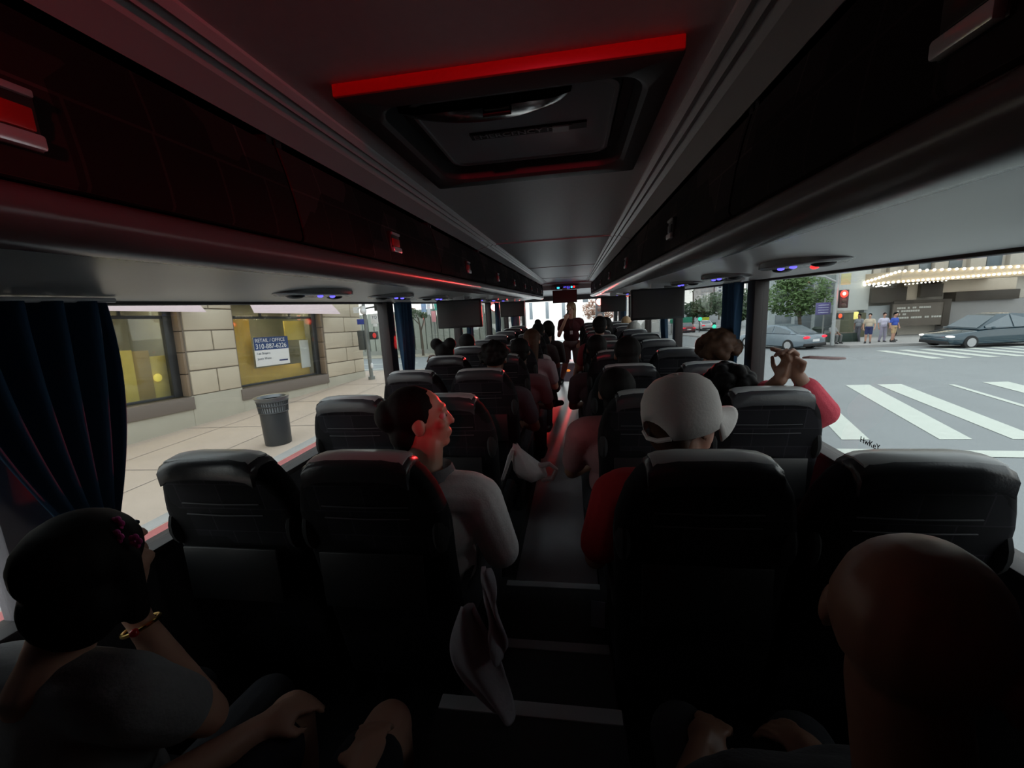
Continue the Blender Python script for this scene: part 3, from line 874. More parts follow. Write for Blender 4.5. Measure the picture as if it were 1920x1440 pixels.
# -- row one, left aisle: woman leaning into the aisle, face to the right
wm = seated('person in a white puffy top leaning into the aisle, face turned right in red light', 1, 'left', 'aisle', dx=0.05, dy=-0.02, dz=-0.02, back=0.0, side=0.07, head=(-1.25, 0.10, 0.0), headshift=(-0.03, 0.0, -0.01),
            hair='pulled', hairc='black', skin='light', shirt=(0.78, 0.75, 0.75), pants=(0.03, 0.03, 0.035), sleeve=1.3, voxel=0.007, eyes=True, shirt_grow=0.022,
            arms=(None, ((0.27, 0.04, 0.24), (0.24, 0.24, 0.16), (-0.3, 0.9, -0.1))))
H_, HM_, U_, _t = t_info[wm.name]
b = MB(); n_ = 18
b.loft([[U_(r * math.cos(2 * PI * k / n_), 0.01 + r * 0.9 * math.sin(2 * PI * k / n_), z + 0.012 * math.cos(2 * PI * k / n_)) for k in range(n_)] for r, z in ((0.088, 0.50), (0.098, 0.53), (0.082, 0.565), (0.074, 0.55), (0.076, 0.50))], caps=False)
b.build('collar', cloth((0.16, 0.15, 0.16)), wm)

# -- row one, right aisle: man in a pale cap and red shirt
mc = seated('person in a pale baseball cap and red shirt, turned to the right window', 1, 'right', 'aisle', dx=-0.005, dy=-0.03, dz=0.0, back=0.02, side=-0.03, twist=0.0, head=(-1.0, 0.14, -0.06), headshift=(0.03, -0.03, -0.035),
            hair='short', hairc='brown', skin='light', shirt=(0.42, 0.012, 0.018), sleeve=0.75, voxel=0.008, eyes=True, shirt_grow=0.02,
            arms=(((-0.26, 0.05, 0.2), (-0.16, 0.28, 0.16), (0.5, 0.8, -0.1)), None))
H_, HM_, U_, _t = t_info[mc.name]
capm = mat('pale_cap_cotton', (0.62, 0.58, 0.56), 0.9, noise=0.1, nscale=14, bump=0.1, bscale=120)
b = MB(); nu = 40
def capring(z, f, drop):
    out = []
    for k in range(nu):
        a = 2 * PI * k / nu
        x, y = 0.098 * f * math.cos(a), -0.012 + 0.116 * f * math.sin(a)
        zz = z
        if drop:   # arched opening at the back
            d = abs(((a - 1.5 * PI + PI) % (2 * PI)) - PI)
            if d < 0.55:
                zz = z + 0.055 * math.sqrt(max(0, 1 - (d / 0.55) ** 2)) * drop
        out.append(H_(x, y, zz))
    return out
b.loft([capring(-0.012, 1.02, 1.0), capring(0.045, 1.03, 0.5), capring(0.082, 0.985, 0.1), capring(0.113, 0.85, 0), capring(0.136, 0.6, 0), capring(0.147, 0.28, 0), capring(0.149, 0.03, 0)], caps=False)
cp = b.build('baseball_cap', capm, mc, smooth=70, solid=0.004)
b = MB()
def brim(u, v):
    a = PI * (0.12 + 0.76 * u)
    r = 1.0 + 0.78 * v * math.sin(PI * u) ** 0.45
    return H_(0.098 * math.cos(a) * (1 + 0.05 * v), -0.012 + 0.116 * math.sin(a) * r, 0.012 - 0.02 * v - 0.05 * (math.cos(a) ** 2) * v)
b.grid(brim, 20, 6); b.build('cap_brim', capm, cp, smooth=80, solid=0.005)
b = MB(); b.tube([H_(-0.055, -0.112, -0.006), H_(-0.02, -0.13, -0.014), H_(0.02, -0.13, -0.014), H_(0.055, -0.112, -0.006)], 0.007, 8); b.build('cap_strap', capm, cp)
b = MB(); b.ell(H_(0, -0.012, 0.15), (0.008, 0.008, 0.005)); b.build('cap_button', capm, cp)

# -- row two, right window: person photographing through the window
ph = seated('person with black curly hair and pink sleeve holding a phone to the right window', 2, 'right', 'window', dx=0.0, dy=0.03, dz=-0.03, back=0.0, side=0.0, twist=-1.2, head=(-0.8, 0.0, 0), headshift=(-0.08, -0.06, -0.085),
            hair=curly(3, 0.105, 60), hairc='black', skin='mid', shirt=(0.55, 0.06, 0.09), sleeve=1.6, voxel=0.0055,
            arms=(((0.06, 0.0, 0.56), (0.06, -0.27, 0.745), (0.22, 0.05, 0.96), (0.95, -0.1, -0.25), 0.75), ((0.235, -0.26, 0.60), (0.115, -0.28, 0.765), (-0.35, 0.05, 0.93), (0.6, 0.5, 0.2), 0.8)))
t = thing('phone', 'thin pale phone held up flat in two hands at the right window', 'phone', (0.985, 1.82, 1.33), (math.radians(79), math.radians(4), math.radians(-6)))
b = MB(); b.box((0, 0, 0), (0.128, 0.008, 0.066)); b.build('case', mat('rose_phone_case', (0.5, 0.33, 0.32), 0.35), t, bevel=0.003)
b = MB(); b.box((0, 0.0042, 0), (0.121, 0.001, 0.060)); b.build('screen', M['black_gloss'], t)

# -- the bald head close on the right and the pair close on the left (row nearest the camera)
bd = seated('person with a bald shiny head seen from behind, nearest on the right', 0, 'right', 'aisle', dx=0.04, dy=-0.08, dz=-0.04, back=0.06, head=(-0.9, -0.1, 0.0), hair=None, skin='mid', shirt=(0.02, 0.02, 0.025), voxel=0.007)
la = seated('dark haired person in a grey top, pink flowers in hair, nearest on the left', 0, 'left', 'window', dx=0.03, dy=-0.05, dz=-0.10, back=-0.15, headshift=(0.05, 0, -0.03), head=(0.1, 0.0, 0), hair='bob', hairc='black', skin='light', shirt=(0.22, 0.22, 0.23), voxel=0.008, sleeve=0.5,
            arms=(None, ((0.23, 0.15, 0.34), (0.05, 0.20, 0.50), (-0.6, 0.2, 0.75), (0, 1, 0))))
H_, HM_, U_, _t = t_info[la.name]
fm = mat('pink_petals', (0.6, 0.06, 0.32), 0.6)
t = thing('hair_clip', 'small pink flower clip in the dark hair of the nearest left person', 'hair clip', H_(0.082, -0.015, 0.075) + V(la.location))
for cx, cy, cz in ((0, 0, 0), (0.024, 0.012, -0.016), (-0.016, 0.018, 0.018)):
    b = MB()
    for k in range(5):
        a = 2 * PI * k / 5
        b.ell((cx + 0.009 * math.cos(a), cy - 0.003, cz + 0.009 * math.sin(a)), (0.007, 0.004, 0.007), None, 8, 6)
    b.build('flower', fm, t)
lw = seated('person in dark clothes with bare knees, leaning back in the lower left corner', 0, 'left', 'aisle', dy=-0.16, back=0.4, hair='short', skin='light', shirt=(0.015, 0.015, 0.02), pants=(0.02, 0.02, 0.03), shorts=True, voxel=0.010, sleeve=0.6,
            arms=(None, ((0.23, 0.0, 0.22), (0.17, 0.22, 0.20), (-0.2, 0.9, -0.1))))
t = thing('bracelet', 'gold bracelet with a red stone on a wrist, lower left', 'bracelet', V(la.location) + V((0.045, 0.20, 0.505)))
b = MB(); n_ = 20
b.tube([(0.034 * math.cos(2 * PI * k / n_), 0.034 * math.sin(2 * PI * k / n_), 0.012 * math.cos(2 * PI * k / n_)) for k in range(n_ + 1)], 0.0045, 8); b.build('band', mat('gold', (0.7, 0.45, 0.12), 0.2, 1.0), t)
b = MB(); b.ell((0.02, -0.03, 0.008), 0.009); b.build('stone', mat('red_stone', (0.5, 0.02, 0.02), 0.1), t)

# -- the other passengers, mostly heads and shoulders over the seats
seated('person with a pinkish shirt, shoulder leaning into the aisle ahead of the pale cap', 2, 'right', 'aisle', dx=-0.10, dy=-0.1, side=-0.04, hair='short', skin='mid', shirt=(0.24, 0.11, 0.115), sleeve=0.7, head=(0.0, 0.25, 0), headshift=(0, 0.05, -0.09))
seated('dark haired person in the third row by the right aisle, head over the seat', 3, 'right', 'aisle', dx=0.02, dz=-0.02, hair='short', skin='dark', shirt=(0.03, 0.025, 0.03))
seated('person with big brown curly hair at the right window, third row', 3, 'right', 'window', dx=0.14, dy=0.0, dz=-0.03, hair=curly(11, 0.118, 70, 0.036), hairc='brown', skin='light', shirt=(0.1, 0.05, 0.05))
seated('person with spiky black hair by the left aisle, third row from the rear', 3, 'left', 'aisle', dx=0.05, dz=-0.02, hair=curly(5, 0.10, 50, 0.026), skin='dark', shirt=(0.05, 0.04, 0.05))
seated('person with two round hair buns at the left window, resting a raised fist', 4, 'left', 'window', dx=-0.10, dz=-0.06, hair='buns2', skin='dark', shirt=(0.02, 0.02, 0.07), arms=(((-0.17, 0.02, 0.46), (-0.185, 0.0, 0.62), (0.05, 0.1, 0.95), (0, 1, 0), 1.0), None), sleeve=1.2)
seated('person by the left aisle, fourth row, dark hair low over the seat', 4, 'left', 'aisle', dx=0.11, dz=-0.06, side=0.03, hair='short', skin='dark', shirt=(0.18, 0.12, 0.13))
seated('person with a low dark head at the left window, fifth row', 5, 'left', 'window', dx=-0.09, dz=-0.05, hair='short', skin='dark', shirt=(0.03, 0.03, 0.03))
seated('person with long brown rim-lit hair by the left aisle, fifth row', 5, 'left', 'aisle', dx=0.13, dz=-0.03, side=0.04, hair='long', hairc='brown', skin='light', shirt=(0.32, 0.25, 0.27))
seated('person with a topknot by the left aisle, seventh row', 7, 'left', 'aisle', dx=0.10, dz=-0.03, hair='bun', skin='mid', shirt=(0.05, 0.04, 0.04))
seated('person in dark clothes leaning far into the left aisle, eighth row', 8, 'left', 'aisle', dx=0.15, dz=-0.04, side=0.06, hair='bob', skin='mid', shirt=(0.04, 0.035, 0.035), sleeve=1.8)
seated('person in a pale shirt with a foot in the aisle, left side, sixth row', 6, 'left', 'aisle', dx=0.04, dz=-0.07, side=0.05, hair='short', skin='mid', shirt=(0.5, 0.45, 0.45), legs=(((-0.1, 0.40, 0.10), (-0.05, 0.36, -0.31)), ((0.20, 0.42, 0.14), (0.27, 0.30, -0.14), (0.36, 0.40, -0.19))))
seated('person by the right aisle, fourth row, with a bright wristwatch', 4, 'right', 'aisle', dx=-0.10, dz=-0.06, side=-0.05, hair='short', skin='dark', shirt=(0.05, 0.03, 0.035))
seated('person with a red-lit dark head by the right aisle, sixth row', 6, 'right', 'aisle', dx=-0.02, dz=0.04, hair='short', skin='mid', shirt=(0.2, 0.03, 0.04))
seated('person with a red-lit dark head by the right aisle, seventh row', 7, 'right', 'aisle', dx=0.10, dz=0.0, hair='bob', skin='mid', shirt=(0.1, 0.03, 0.04))
seated('person with a pale flat hat at the right window, seventh row', 7, 'right', 'window', dx=0.02, dz=-0.08, hair='bob', hairc='grey', skin='light', shirt=(0.3, 0.3, 0.33))
seated('person with a bright face edge at the right window, ninth row', 9, 'right', 'window', dx=0.12, dz=-0.06, hair='short', hairc='blond', skin='light', shirt=(0.35, 0.45, 0.55))

# -- the guide standing at the front of the aisle, facing the passengers
gd = person('person standing in the front aisle, dark tee and grey shorts, microphone at mouth', (-0.06, 8.35, 0.765), PI, stand=True, back=-0.02, head=(-0.5, 0.0, 0.0), hair='long', hairc='blond', skin='light', shirt=(0.06, 0.006, 0.01), pants=(0.20, 0.17, 0.16), shorts=True, sleeve=0.5, voxel=0.009, eyes=True,  # black tee; the reddish glare over it is put into the shirt colour
            legs=(((-0.11, 0.04, -0.40), (-0.02, -0.02, -0.715), (-0.03, 0.14, -0.755)), ((0.14, 0.02, -0.40), (0.22, -0.05, -0.70), (0.25, 0.10, -0.75))),
            arms=(((-0.23, -0.02, 0.20), (-0.16, 0.14, 0.05), (0.3, 0.8, -0.2)), ((0.24, 0.08, 0.22), (0.10, 0.20, 0.53), (-0.35, -0.15, 0.8), (0, 1, 0), 1.0)))
b = MB(); b.cap((0.075, 0.17, 0.60), (0.05, 0.135, 0.68), 0.013, 0.019); mic = b.build('microphone', M['black'], None)
mic.parent = None
mic.location = (0, 0, 0)
mic.matrix_world = gd.matrix_basis @ Matrix()
tag(mic, 'black hand microphone held to the mouth of the standing guide', 'microphone')
b = MB(); b.tube([(-0.06, 0.085, 0.53), (-0.03, 0.14, 0.42), (0.0, 0.155, 0.30), (0.03, 0.14, 0.42), (0.06, 0.085, 0.53)], 0.004, 6)
b.build('lanyard', M['black'], gd)
b = MB(); b.box((0.0, 0.165, 0.27), (0.055, 0.004, 0.07)); b.build('badge', M['white'], gd, bevel=0.002)

# ------------------------------------------------------------------ loose things in the cabin
def sheet(name, rows, m, parent, solid=0.004):
    """cloth skinned over rows of points"""
    b = MB(); b.loft([[V(p) for p in r] for r in rows], close=False, caps=False)
    o = b.build(name, m, parent, smooth=80)
    sd = o.modifiers.new('sub', 'SUBSURF'); sd.levels = 2; sd.render_levels = 2
    md = o.modifiers.new('thick', 'SOLIDIFY'); md.thickness = solid; md.offset = 0
    return o
# white carrier bag slung on an armrest by the aisle
bagm = mat('white_carrier_bag', (0.62, 0.56, 0.56), 0.35, noise=0.1, nscale=20, bump=0.3, bscale=25)
t = thing('carrier_bag', 'crumpled white plastic carrier bag hanging into the aisle on the left', 'bag', (-0.30, 2.05, 0.62))
b = MB(); n_ = 20; rnd = random.Random(4)
def bring(cx, cy, z, rx, ry):
    return [V((cx + rx * math.cos(2 * PI * k / n_) * rnd.uniform(0.86, 1.12), cy + ry * math.sin(2 * PI * k / n_) * rnd.uniform(0.86, 1.12), z + rnd.uniform(-0.008, 0.008))) for k in range(n_)]
b.loft([bring(0.06, 0, 0.08, 0.03, 0.03), bring(0.07, 0, 0.10, 0.075, 0.06), bring(0.05, 0, 0.14, 0.085, 0.07), bring(0.015, 0, 0.19, 0.055, 0.05), bring(-0.005, 0, 0.235, 0.025, 0.03), bring(-0.02, 0, 0.27, 0.012, 0.014)])
b.build('pouch', bagm, t, smooth=70)
b = MB(); b.tube([(0.10, 0, 0.15), (0.155, 0.0, 0.165), (0.19, 0.0, 0.135), (0.165, 0.0, 0.085), (0.11, 0, 0.085)], [0.018, 0.013, 0.011, 0.015, 0.02], 8); b.build('handle_loop', bagm, t)
b = MB(); b.tube([(-0.02, 0, 0.26), (-0.055, 0.01, 0.20), (-0.087, 0.0, 0.10), (-0.10, -0.02, 0.075), (-0.087, -0.04, 0.10), (-0.03, -0.02, 0.25)], [0.012, 0.01, 0.009, 0.009, 0.009, 0.011], 8); b.build('tied_strap', bagm, t)
# pale jacket trailing beside the nearest left aisle seat
jk = mat('pale_jacket_cloth', (0.42, 0.40, 0.44), 0.85, noise=0.1, nscale=30, bump=0.2, bscale=60)
t = thing('jacket', 'pale jacket trailing down into the aisle below the white puffy top', 'jacket', (-0.27, 0.86, 0.59))
rows = []
for z, x0, x1 in ((0.31, -0.01, 0.015), (0.26, -0.03, 0.04), (0.20, -0.055, 0.06), (0.14, -0.06, 0.075), (0.08, -0.03, 0.088), (0.03, 0.02, 0.096), (0.0, 0.055, 0.097)):
    rows.append([(x0 + (x1 - x0) * u, 0.02 * math.sin(u * 7 + z * 9) - 0.01, z + 0.01 * math.sin(u * 5)) for u in (0, 0.17, 0.33, 0.5, 0.67, 0.83, 1)])
sheet('jacket_body', rows, jk, t, 0.010)
rows = []
for z, x0, x1 in ((0.415, 0.045, 0.06), (0.37, 0.035, 0.078), (0.32, 0.045, 0.07), (0.275, 0.062, 0.08), (0.235, 0.05, 0.092), (0.195, 0.053, 0.09), (0.165, 0.06, 0.078)):
    rows.append([(x0 + (x1 - x0) * u, 0.018 * math.sin(u * 5 + z * 20) - 0.01, z) for u in (0, 0.25, 0.5, 0.75, 1)])
sheet('jacket_sleeve', rows, jk, t, 0.010)
t = thing('leaflet', 'small bluish leaflet standing on the dark step, right of the aisle', 'leaflet', (0.07, 1.62, 0.20), (math.radians(-15), 0, math.radians(-8)))
b = MB(); b.box((0, 0, 0.055), (0.06, 0.004, 0.11)); b.build('folded_sheet', mat('bluish_paper', (0.32, 0.36, 0.45), 0.7), t)
# ------------------------------------------------------------------ street
def GZ(y):
    return -1.1 - (0.05 * (min(y, 60) - 14) if y > 14 else 0.0)
asph = mat('grey_asphalt', (0.24, 0.255, 0.26), 0.75, noise=0.12, nscale=0.6, bump=0.2, bscale=30)
concrete = mat('pink_grey_paving', (0.48, 0.39, 0.32), 0.85, noise=0.12, nscale=1.3)
paint = mat('white_road_paint', (0.56, 0.59, 0.53), 0.7, noise=0.08, nscale=6)
redkerb = mat('red_kerb_paint', (0.42, 0.13, 0.13), 0.7, noise=0.2, nscale=5)
stone = mat('pale_limestone', (0.50, 0.43, 0.33), 0.85, noise=0.1, nscale=1.6, bump=0.15, bscale=25)
stone2 = mat('smooth_limestone_base', (0.40, 0.37, 0.30), 0.85, noise=0.1, nscale=1.5)
stone_d = mat('stone_joint', (0.17, 0.14, 0.11), 0.9)
brown_sill = mat('brown_sill_paint', (0.16, 0.13, 0.11), 0.7)
dark_metal = mat('dark_metal', (0.03, 0.032, 0.034), 0.4)
steel = mat('grey_steel_pole', (0.20, 0.21, 0.20), 0.5, 0.2)

b = MB()
ys = [-40, 0, 14, 20, 30, 45, 60, 260]
for a, c in zip(ys[:-1], ys[1:]):
    b.add([(-120, a, GZ(a)), (160, a, GZ(a)), (160, c, GZ(c)), (-120, c, GZ(c))], [(0, 1, 2, 3)])
struct(b.build('road', asph, smooth=0))

def on_road(pts, dz=0.012):
    return [(x, y, GZ(y) + dz) for x, y in pts]
def stripe(b, x0, x1, y0, y1, sx0, sx1, th=0.008):
    """painted bar from y0 to y1 (near edge sx, far edge x)"""
    n = 6
    for k in range(n):
        u, v = k / n, (k + 1) / n
        l = lambda a, c, t_: a + (c - a) * t_
        b.add([(l(sx0, x0, u), l(y0, y1, u), GZ(l(y0, y1, u)) + th), (l(sx1, x1, u), l(y0, y1, u), GZ(l(y0, y1, u)) + th), (l(sx1, x1, v), l(y0, y1, v), GZ(l(y0, y1, v)) + th), (l(sx0, x0, v), l(y0, y1, v), GZ(l(y0, y1, v)) + th)], [(0, 1, 2, 3)])
for k, (x0, x1, s0, s1) in enumerate(((6.15, 6.65, 4.75, 5.2), (7.55, 8.15, 6.30, 6.80), (8.35, 8.95, 7.40, 7.85), (10.9, 11.5, 10.0, 10.5))):
    b = MB(); stripe(b, x0, x1, 8.0, 12.8, s0, s1)
    struct(b.build('road_marking_stripe', paint, smooth=0))
b = MB(); stripe(b, 9.94, 10.08, 9.0, 12.6, 9.25, 9.38); struct(b.build('road_marking_line', paint, smooth=0))
b = MB(); b.add([(2.5, 7.3, GZ(7.4) + 0.009), (9.5, 7.0, GZ(7.4) + 0.009), (9.5, 7.3, GZ(7.4) + 0.009), (2.5, 7.6, GZ(7.4) + 0.009)], [(0, 1, 2, 3)]); struct(b.build('road_marking_stop_line', paint, smooth=0))
for k in range(12):   # far crosswalk before the theatre corner
    x = 14.0 + k * 0.95
    b = MB(); stripe(b, x + 0.9, x + 1.35, 18.6, 23.2, x, x + 0.45)
    struct(b.build('road_marking_far_stripe', paint, smooth=0))
for k, (xa, xb) in enumerate(((-19, -9.6), (-19, -9.9))):   # crossing lines on the left side street
    b = MB(); y = 21.5 + 3.4 * k
    b.add(on_road([(xa, y), (xb, y), (xb, y + 0.35), (xa, y + 0.35)]), [(0, 1, 2, 3)])
    struct(b.build('road_marking_side_line', paint, smooth=0))
b = MB()
for y in (44, 47):
    b.add(on_road([(-9, y), (9, y), (9, y + 0.6), (-9, y + 0.6)]), [(0, 1, 2, 3)])
struct(b.build('road_marking_front_line', paint, smooth=0))

# left pavement with red kerb
b = MB(); b.bx(-11.5, -5.35, -25, 17.6, -1.3, -0.95)
pv = struct(b.build('pavement_left', concrete, bevel=0.02))
b = MB(); b.bx(-5.36, -5.16, -25, 17.4, -1.3, -0.945)
struct(b.build('kerb_left', redkerb, bevel=0.02))
b = MB(); b.bx(-5.62, -5.37, -25, 17.4, -1.3, -0.943)
struct(b.build('kerb_left_top', mat('grey_kerb', (0.36, 0.35, 0.34), 0.8, noise=0.15, nscale=3), bevel=0.01))
b = MB()
for y in (0.5, 3.2, 5.9, 8.6, 11.3, 14.0):
    b.add([(-10.2, y, -0.946), (-5.65, y + 0.2, -0.946), (-5.65, y + 0.225, -0.946), (-10.2, y + 0.025, -0.946)], [(0, 1, 2, 3)])
for x in (-7.1, -8.7):
    b.add([(x, -20, -0.946), (x + 0.02, -20, -0.946), (x + 0.12, 17.5, -0.946), (x + 0.1, 17.5, -0.946)], [(0, 1, 2, 3)])
struct(b.build('pavement_left_joints', mat('paving_joint', (0.24, 0.2, 0.18), 0.9), smooth=0))

# ------------------------------------------------------------------ left: rusticated corner building with lit shop windows
fu = V((0.14, 1, -0.043)).normalized()
fn_ = fu.cross(V((0, 0, 1))).normalized()
fv = fn_.cross(fu)
FM = Matrix(((fu.x, -fn_.x, fv.x, -9.53), (fu.y, -fn_.y, fv.y, 8.8), (fu.z, -fn_.z, fv.z, -0.95), (0, 0, 0, 1)))   # local x along facade, y into it, z up
bl = thing('corner_building', 'pale stone corner building with two yellow lit shop windows', 'building', M=FM)
b = MB()
def pier(s0, s1, courses, off):
    for i in range(len(courses) - 1):
        z0, z1 = courses[i], courses[i + 1]
        L = s1 - s0
        cut = s0 + L * (0.52 if (i + off) % 2 else 0.0)
        spans = [(s0, s1)] if cut == s0 and L < 1.6 else ([(s0, cut), (cut, s1)] if cut > s0 else [(s0, s0 + L * 0.72), (s0 + L * 0.72, s1)])
        for a, c in spans:
            b.bx(a + 0.014, c - 0.014, -0.035, 0.2, z0 + 0.014, z1 - 0.014)
pier(0.10, 1.46, [0.76, 1.38, 1.86, 2.38, 2.93, 3.5, 4.05], 1)
pier(4.93, 7.05, [0.56, 1.07, 1.59, 2.17, 2.73, 3.26, 3.85], 0)
pier(-6.5, -3.2, [0.76, 1.38, 1.86, 2.38, 2.93, 3.5, 4.05], 0)
b.build('stone_blocks', stone, bl, bevel=0.02, smooth=30)
b = MB()
b.bx(0.08, 1.48, -0.005, 0.5, 0.4, 4.6); b.bx(4.91, 7.05, -0.005, 0.5, 0.4, 4.6); b.bx(-7, -3.18, -0.005, 0.5, 0.4, 4.6)
b.bx(-7, 7.05, 0.0, 0.5, 3.5, 9.0)
b.bx(7.02, 7.06, 0.0, 8, -0.6, 9)
b.build('wall', stone_d, bl, smooth=0)
b = MB()
b.bx(-7, 0.06, -0.02, 0.4, -0.6, 0.43); b.bx(0.06, 1.47, -0.03, 0.4, -0.6, 0.755); b.bx(1.47, 4.86, -0.02, 0.4, -0.6, 0.40); b.bx(4.86, 7.07, -0.03, 0.4, -0.6, 0.555)
b.build('wall_base', stone2, bl, bevel=0.008)
yel1 = mat('yellow_board', (0.62, 0.40, 0.07), 0.7, noise=0.08, nscale=2)
yel2 = mat('pale_yellow_board', (0.70, 0.55, 0.14), 0.7, noise=0.08, nscale=2)
tan = mat('tan_board', (0.36, 0.25, 0.08), 0.7)
grey_in = mat('grey_shop_wall', (0.24, 0.25, 0.24), 0.8)
shopglass = glass_mat('shop_window_glass', (0.92, 0.93, 0.92), 1.0)
def awning(s0, s1):
    a = MB()
    a.loft([[(s0 + 0.25 * k, y, z) for k, y, z in ((1, -0.02, 3.75), (0, -0.72, 2.83), (0, -0.72, 2.80), (1, -0.02, 3.70))], [(s1 - 0.25 * k, y, z) for k, y, z in ((1, -0.02, 3.75), (0, -0.72, 2.83), (0, -0.72, 2.80), (1, -0.02, 3.70))]])
    return a
for wi, (s0, s1, zb) in enumerate(((-3.18, 0.08, 0.76), (1.48, 4.90, 0.72))):
    fr = None
    a = MB()
    a.bx(s0, s1, 0.22, 0.30, zb, zb + 0.06); a.bx(s0, s1, 0.22, 0.30, 2.68, 2.76); a.bx(s0, s1, 0.22, 0.30, 3.42, 3.5)
    a.bx(s1 - 0.26, s1 - 0.06, 0.20, 0.32, zb, 3.5); a.bx(s0, s0 + 0.08, 0.22, 0.30, zb, 3.5)
    for q in (0.33, 0.66):
        a.bx(s0 + (s1 - s0) * q - 0.03, s0 + (s1 - s0) * q + 0.03, 0.23, 0.29, 2.7, 3.45)
    fr = a.build('window_frame', dark_metal, bl, bevel=0.006)
    a = MB(); a.bx(s0, s1, 0.255, 0.265, zb, 3.45); a.build('window_pane', shopglass, fr, smooth=0)
    a = MB(); a.bx(s0 - 0.06, s1 + 0.02, -0.06, 0.3, zb - 0.33, zb - 0.02); a.build('sill', brown_sill, bl, bevel=0.01)
    a = MB()   # stone reveal blocks at the right jamb
    for z0, z1 in ((zb, 1.3), (1.32, 1.84), (1.86, 2.36), (2.38, 2.9), (2.92, 3.5)):
        a.bx(s1 - 0.06, s1 + 0.03, 0.0, 0.24, z0, z1)
    a.build('jamb_blocks', mat('brown_jamb_stone', (0.22, 0.16, 0.11), 0.85) if wi == 0 else D.materials['brown_jamb_stone'], bl, bevel=0.008)
    a = awning(s0 + 0.05, s1 + 0.12); a.build('awning', mat('pale_pink_awning', (0.66, 0.52, 0.54), 0.8) if wi == 0 else D.materials['pale_pink_awning'], bl)
    a = MB(); a.bx(s0, s1, 1.9, 1.95, zb - 0.2, 3.6); a.bx(s0, s1, 0.3, 1.95, zb - 0.25, zb - 0.2); a.bx(s0, s1, 0.3, 1.95, 3.5, 3.55); a.bx(s0 - 0.04, s0, 0.3, 1.95, zb - 0.2, 3.55); a.bx(s1, s1 + 0.04, 0.3, 1.95, zb - 0.2, 3.55)
    a.build('shop_interior', grey_in, bl, smooth=0)
    lamp('shop_light', 'AREA', ((s0 + s1) / 2, 0.62, 3.3), 95, (1.0, 0.80, 0.42), 2.6, 0.5, (0, 0, 0), bl)
for nm, m_, s0, s1, z0, z1, y in (('yellow_board', yel2, -1.7, -0.78, 0.76, 1.98, 0.45), ('tan_board', tan, -0.78, -0.42, 0.76, 1.95, 0.47), ('yellow_board', yel2, -0.42, -0.02, 0.76, 1.8, 0.50), ('yellow_board', yel1, -3.1, -1.7, 0.76, 2.0, 0.5),
                                  ('yellow_board', yel1, 1.56, 2.30, 0.72, 2.70, 0.45), ('yellow_board', yel1, 2.30, 4.62, 0.72, 1.18, 0.48), ('yellow_board', yel2, 3.72, 4.6, 1.98, 2.62, 0.5), ('tan_board', yel1, 2.18, 2.42, 0.72, 2.70, 0.50)):
    a = MB(); a.bx(s0, s1, y, y + 0.03, z0, z1); a.build(nm, m_, bl, bevel=0.004)
a = MB(); a.bx(4.22, 4.62, 0.42, 0.44, 1.0, 1.95); a.build('white_notice', M['white'], bl)
a = MB(); a.ell((-0.32, 0.46, 1.28), (0.10, 0.03, 0.10)); a.build('yellow_lamp', mat('warm_lamp', (0.8, 0.6, 0.1), 0.4, emit=(1.0, 0.8, 0.12), estr=0.9), bl)

t = thing('lease_sign', 'blue and white lease sign with a phone number in the shop window', 'sign', M=FM @ Matrix.Translation((2.87, 0.21, 1.70)))
b = MB(); b.bx(-0.64, 0.64, 0, 0.012, -0.45, 0.43); b.build('board', M['white'], t, bevel=0.002)
b = MB(); b.bx(-0.64, 0.64, -0.006, 0.0, 0.04, 0.43); b.build('blue_band', mat('navy_sign', (0.02, 0.05, 0.16), 0.6), t)
MF = Matrix(((1, 0, 0), (0, 0, -1), (0, 1, 0)))
ink = mat('dark_ink', (0.05, 0.06, 0.09), 0.6)
text('RETAIL / OFFICE', 0.155, M['white'], t, (-0.60, -0.008, 0.325), MF)
text('310-887-6226', 0.205, M['white'], t, (-0.60, -0.008, 0.145), MF)
text('Lee Shapiro', 0.10, ink, t, (-0.57, -0.004, -0.06), MF)
text('Justin Weiss', 0.10, ink, t, (-0.57, -0.004, -0.22), MF)
b = MB(); b.bx(0.22, 0.56, -0.005, 0.0, -0.345, -0.30); b.build('logo_bar', mat('navy_sign_bar', (0.03, 0.04, 0.12), 0.6), t)

# litter bin on the left pavement
t = thing('litter_bin', 'black slatted metal litter bin on the left pavement', 'litter bin', (-6.15, 7.5, -0.945))
n = 36
b = MB(); b.loft([[(r * math.cos(2 * PI * k / n), r * math.sin(2 * PI * k / n), z) for k in range(n)] for r, z in ((0.245, 0.0), (0.25, 0.04), (0.262, 0.66), (0.252, 0.66), (0.235, 0.05))]); b.build('barrel', dark_metal, t, smooth=30)
b = MB()
for k in range(36):
    a0 = 2 * PI * k / 36
    for z0, z1, r0, r1 in ((0.70, 0.80, 0.265, 0.272), (0.83, 0.90, 0.275, 0.285)):
        b.tube([(r0 * math.cos(a0), r0 * math.sin(a0), z0), (r1 * math.cos(a0), r1 * math.sin(a0), z1)], 0.012, 5)
b.build('slats', dark_metal, t)
b = MB()
for z, r in ((0.68, 0.264), (0.815, 0.274), (0.91, 0.288)):
    b.tube([(r * math.cos(2 * PI * k / n), r * math.sin(2 * PI * k / n), z) for k in range(n + 1)], 0.016, 6)
b.build('hoops', dark_metal, t)
b = MB(); b.loft([[(r * math.cos(2 * PI * k / n), r * math.sin(2 * PI * k / n), z) for k in range(n)] for r, z in ((0.285, 0.90), (0.325, 0.985), (0.33, 0.995), (0.265, 0.99), (0.245, 0.93))], caps=False)
b.build('flared_rim', mat('worn_bin_rim', (0.16, 0.17, 0.18), 0.3, 0.7), t, smooth=60)
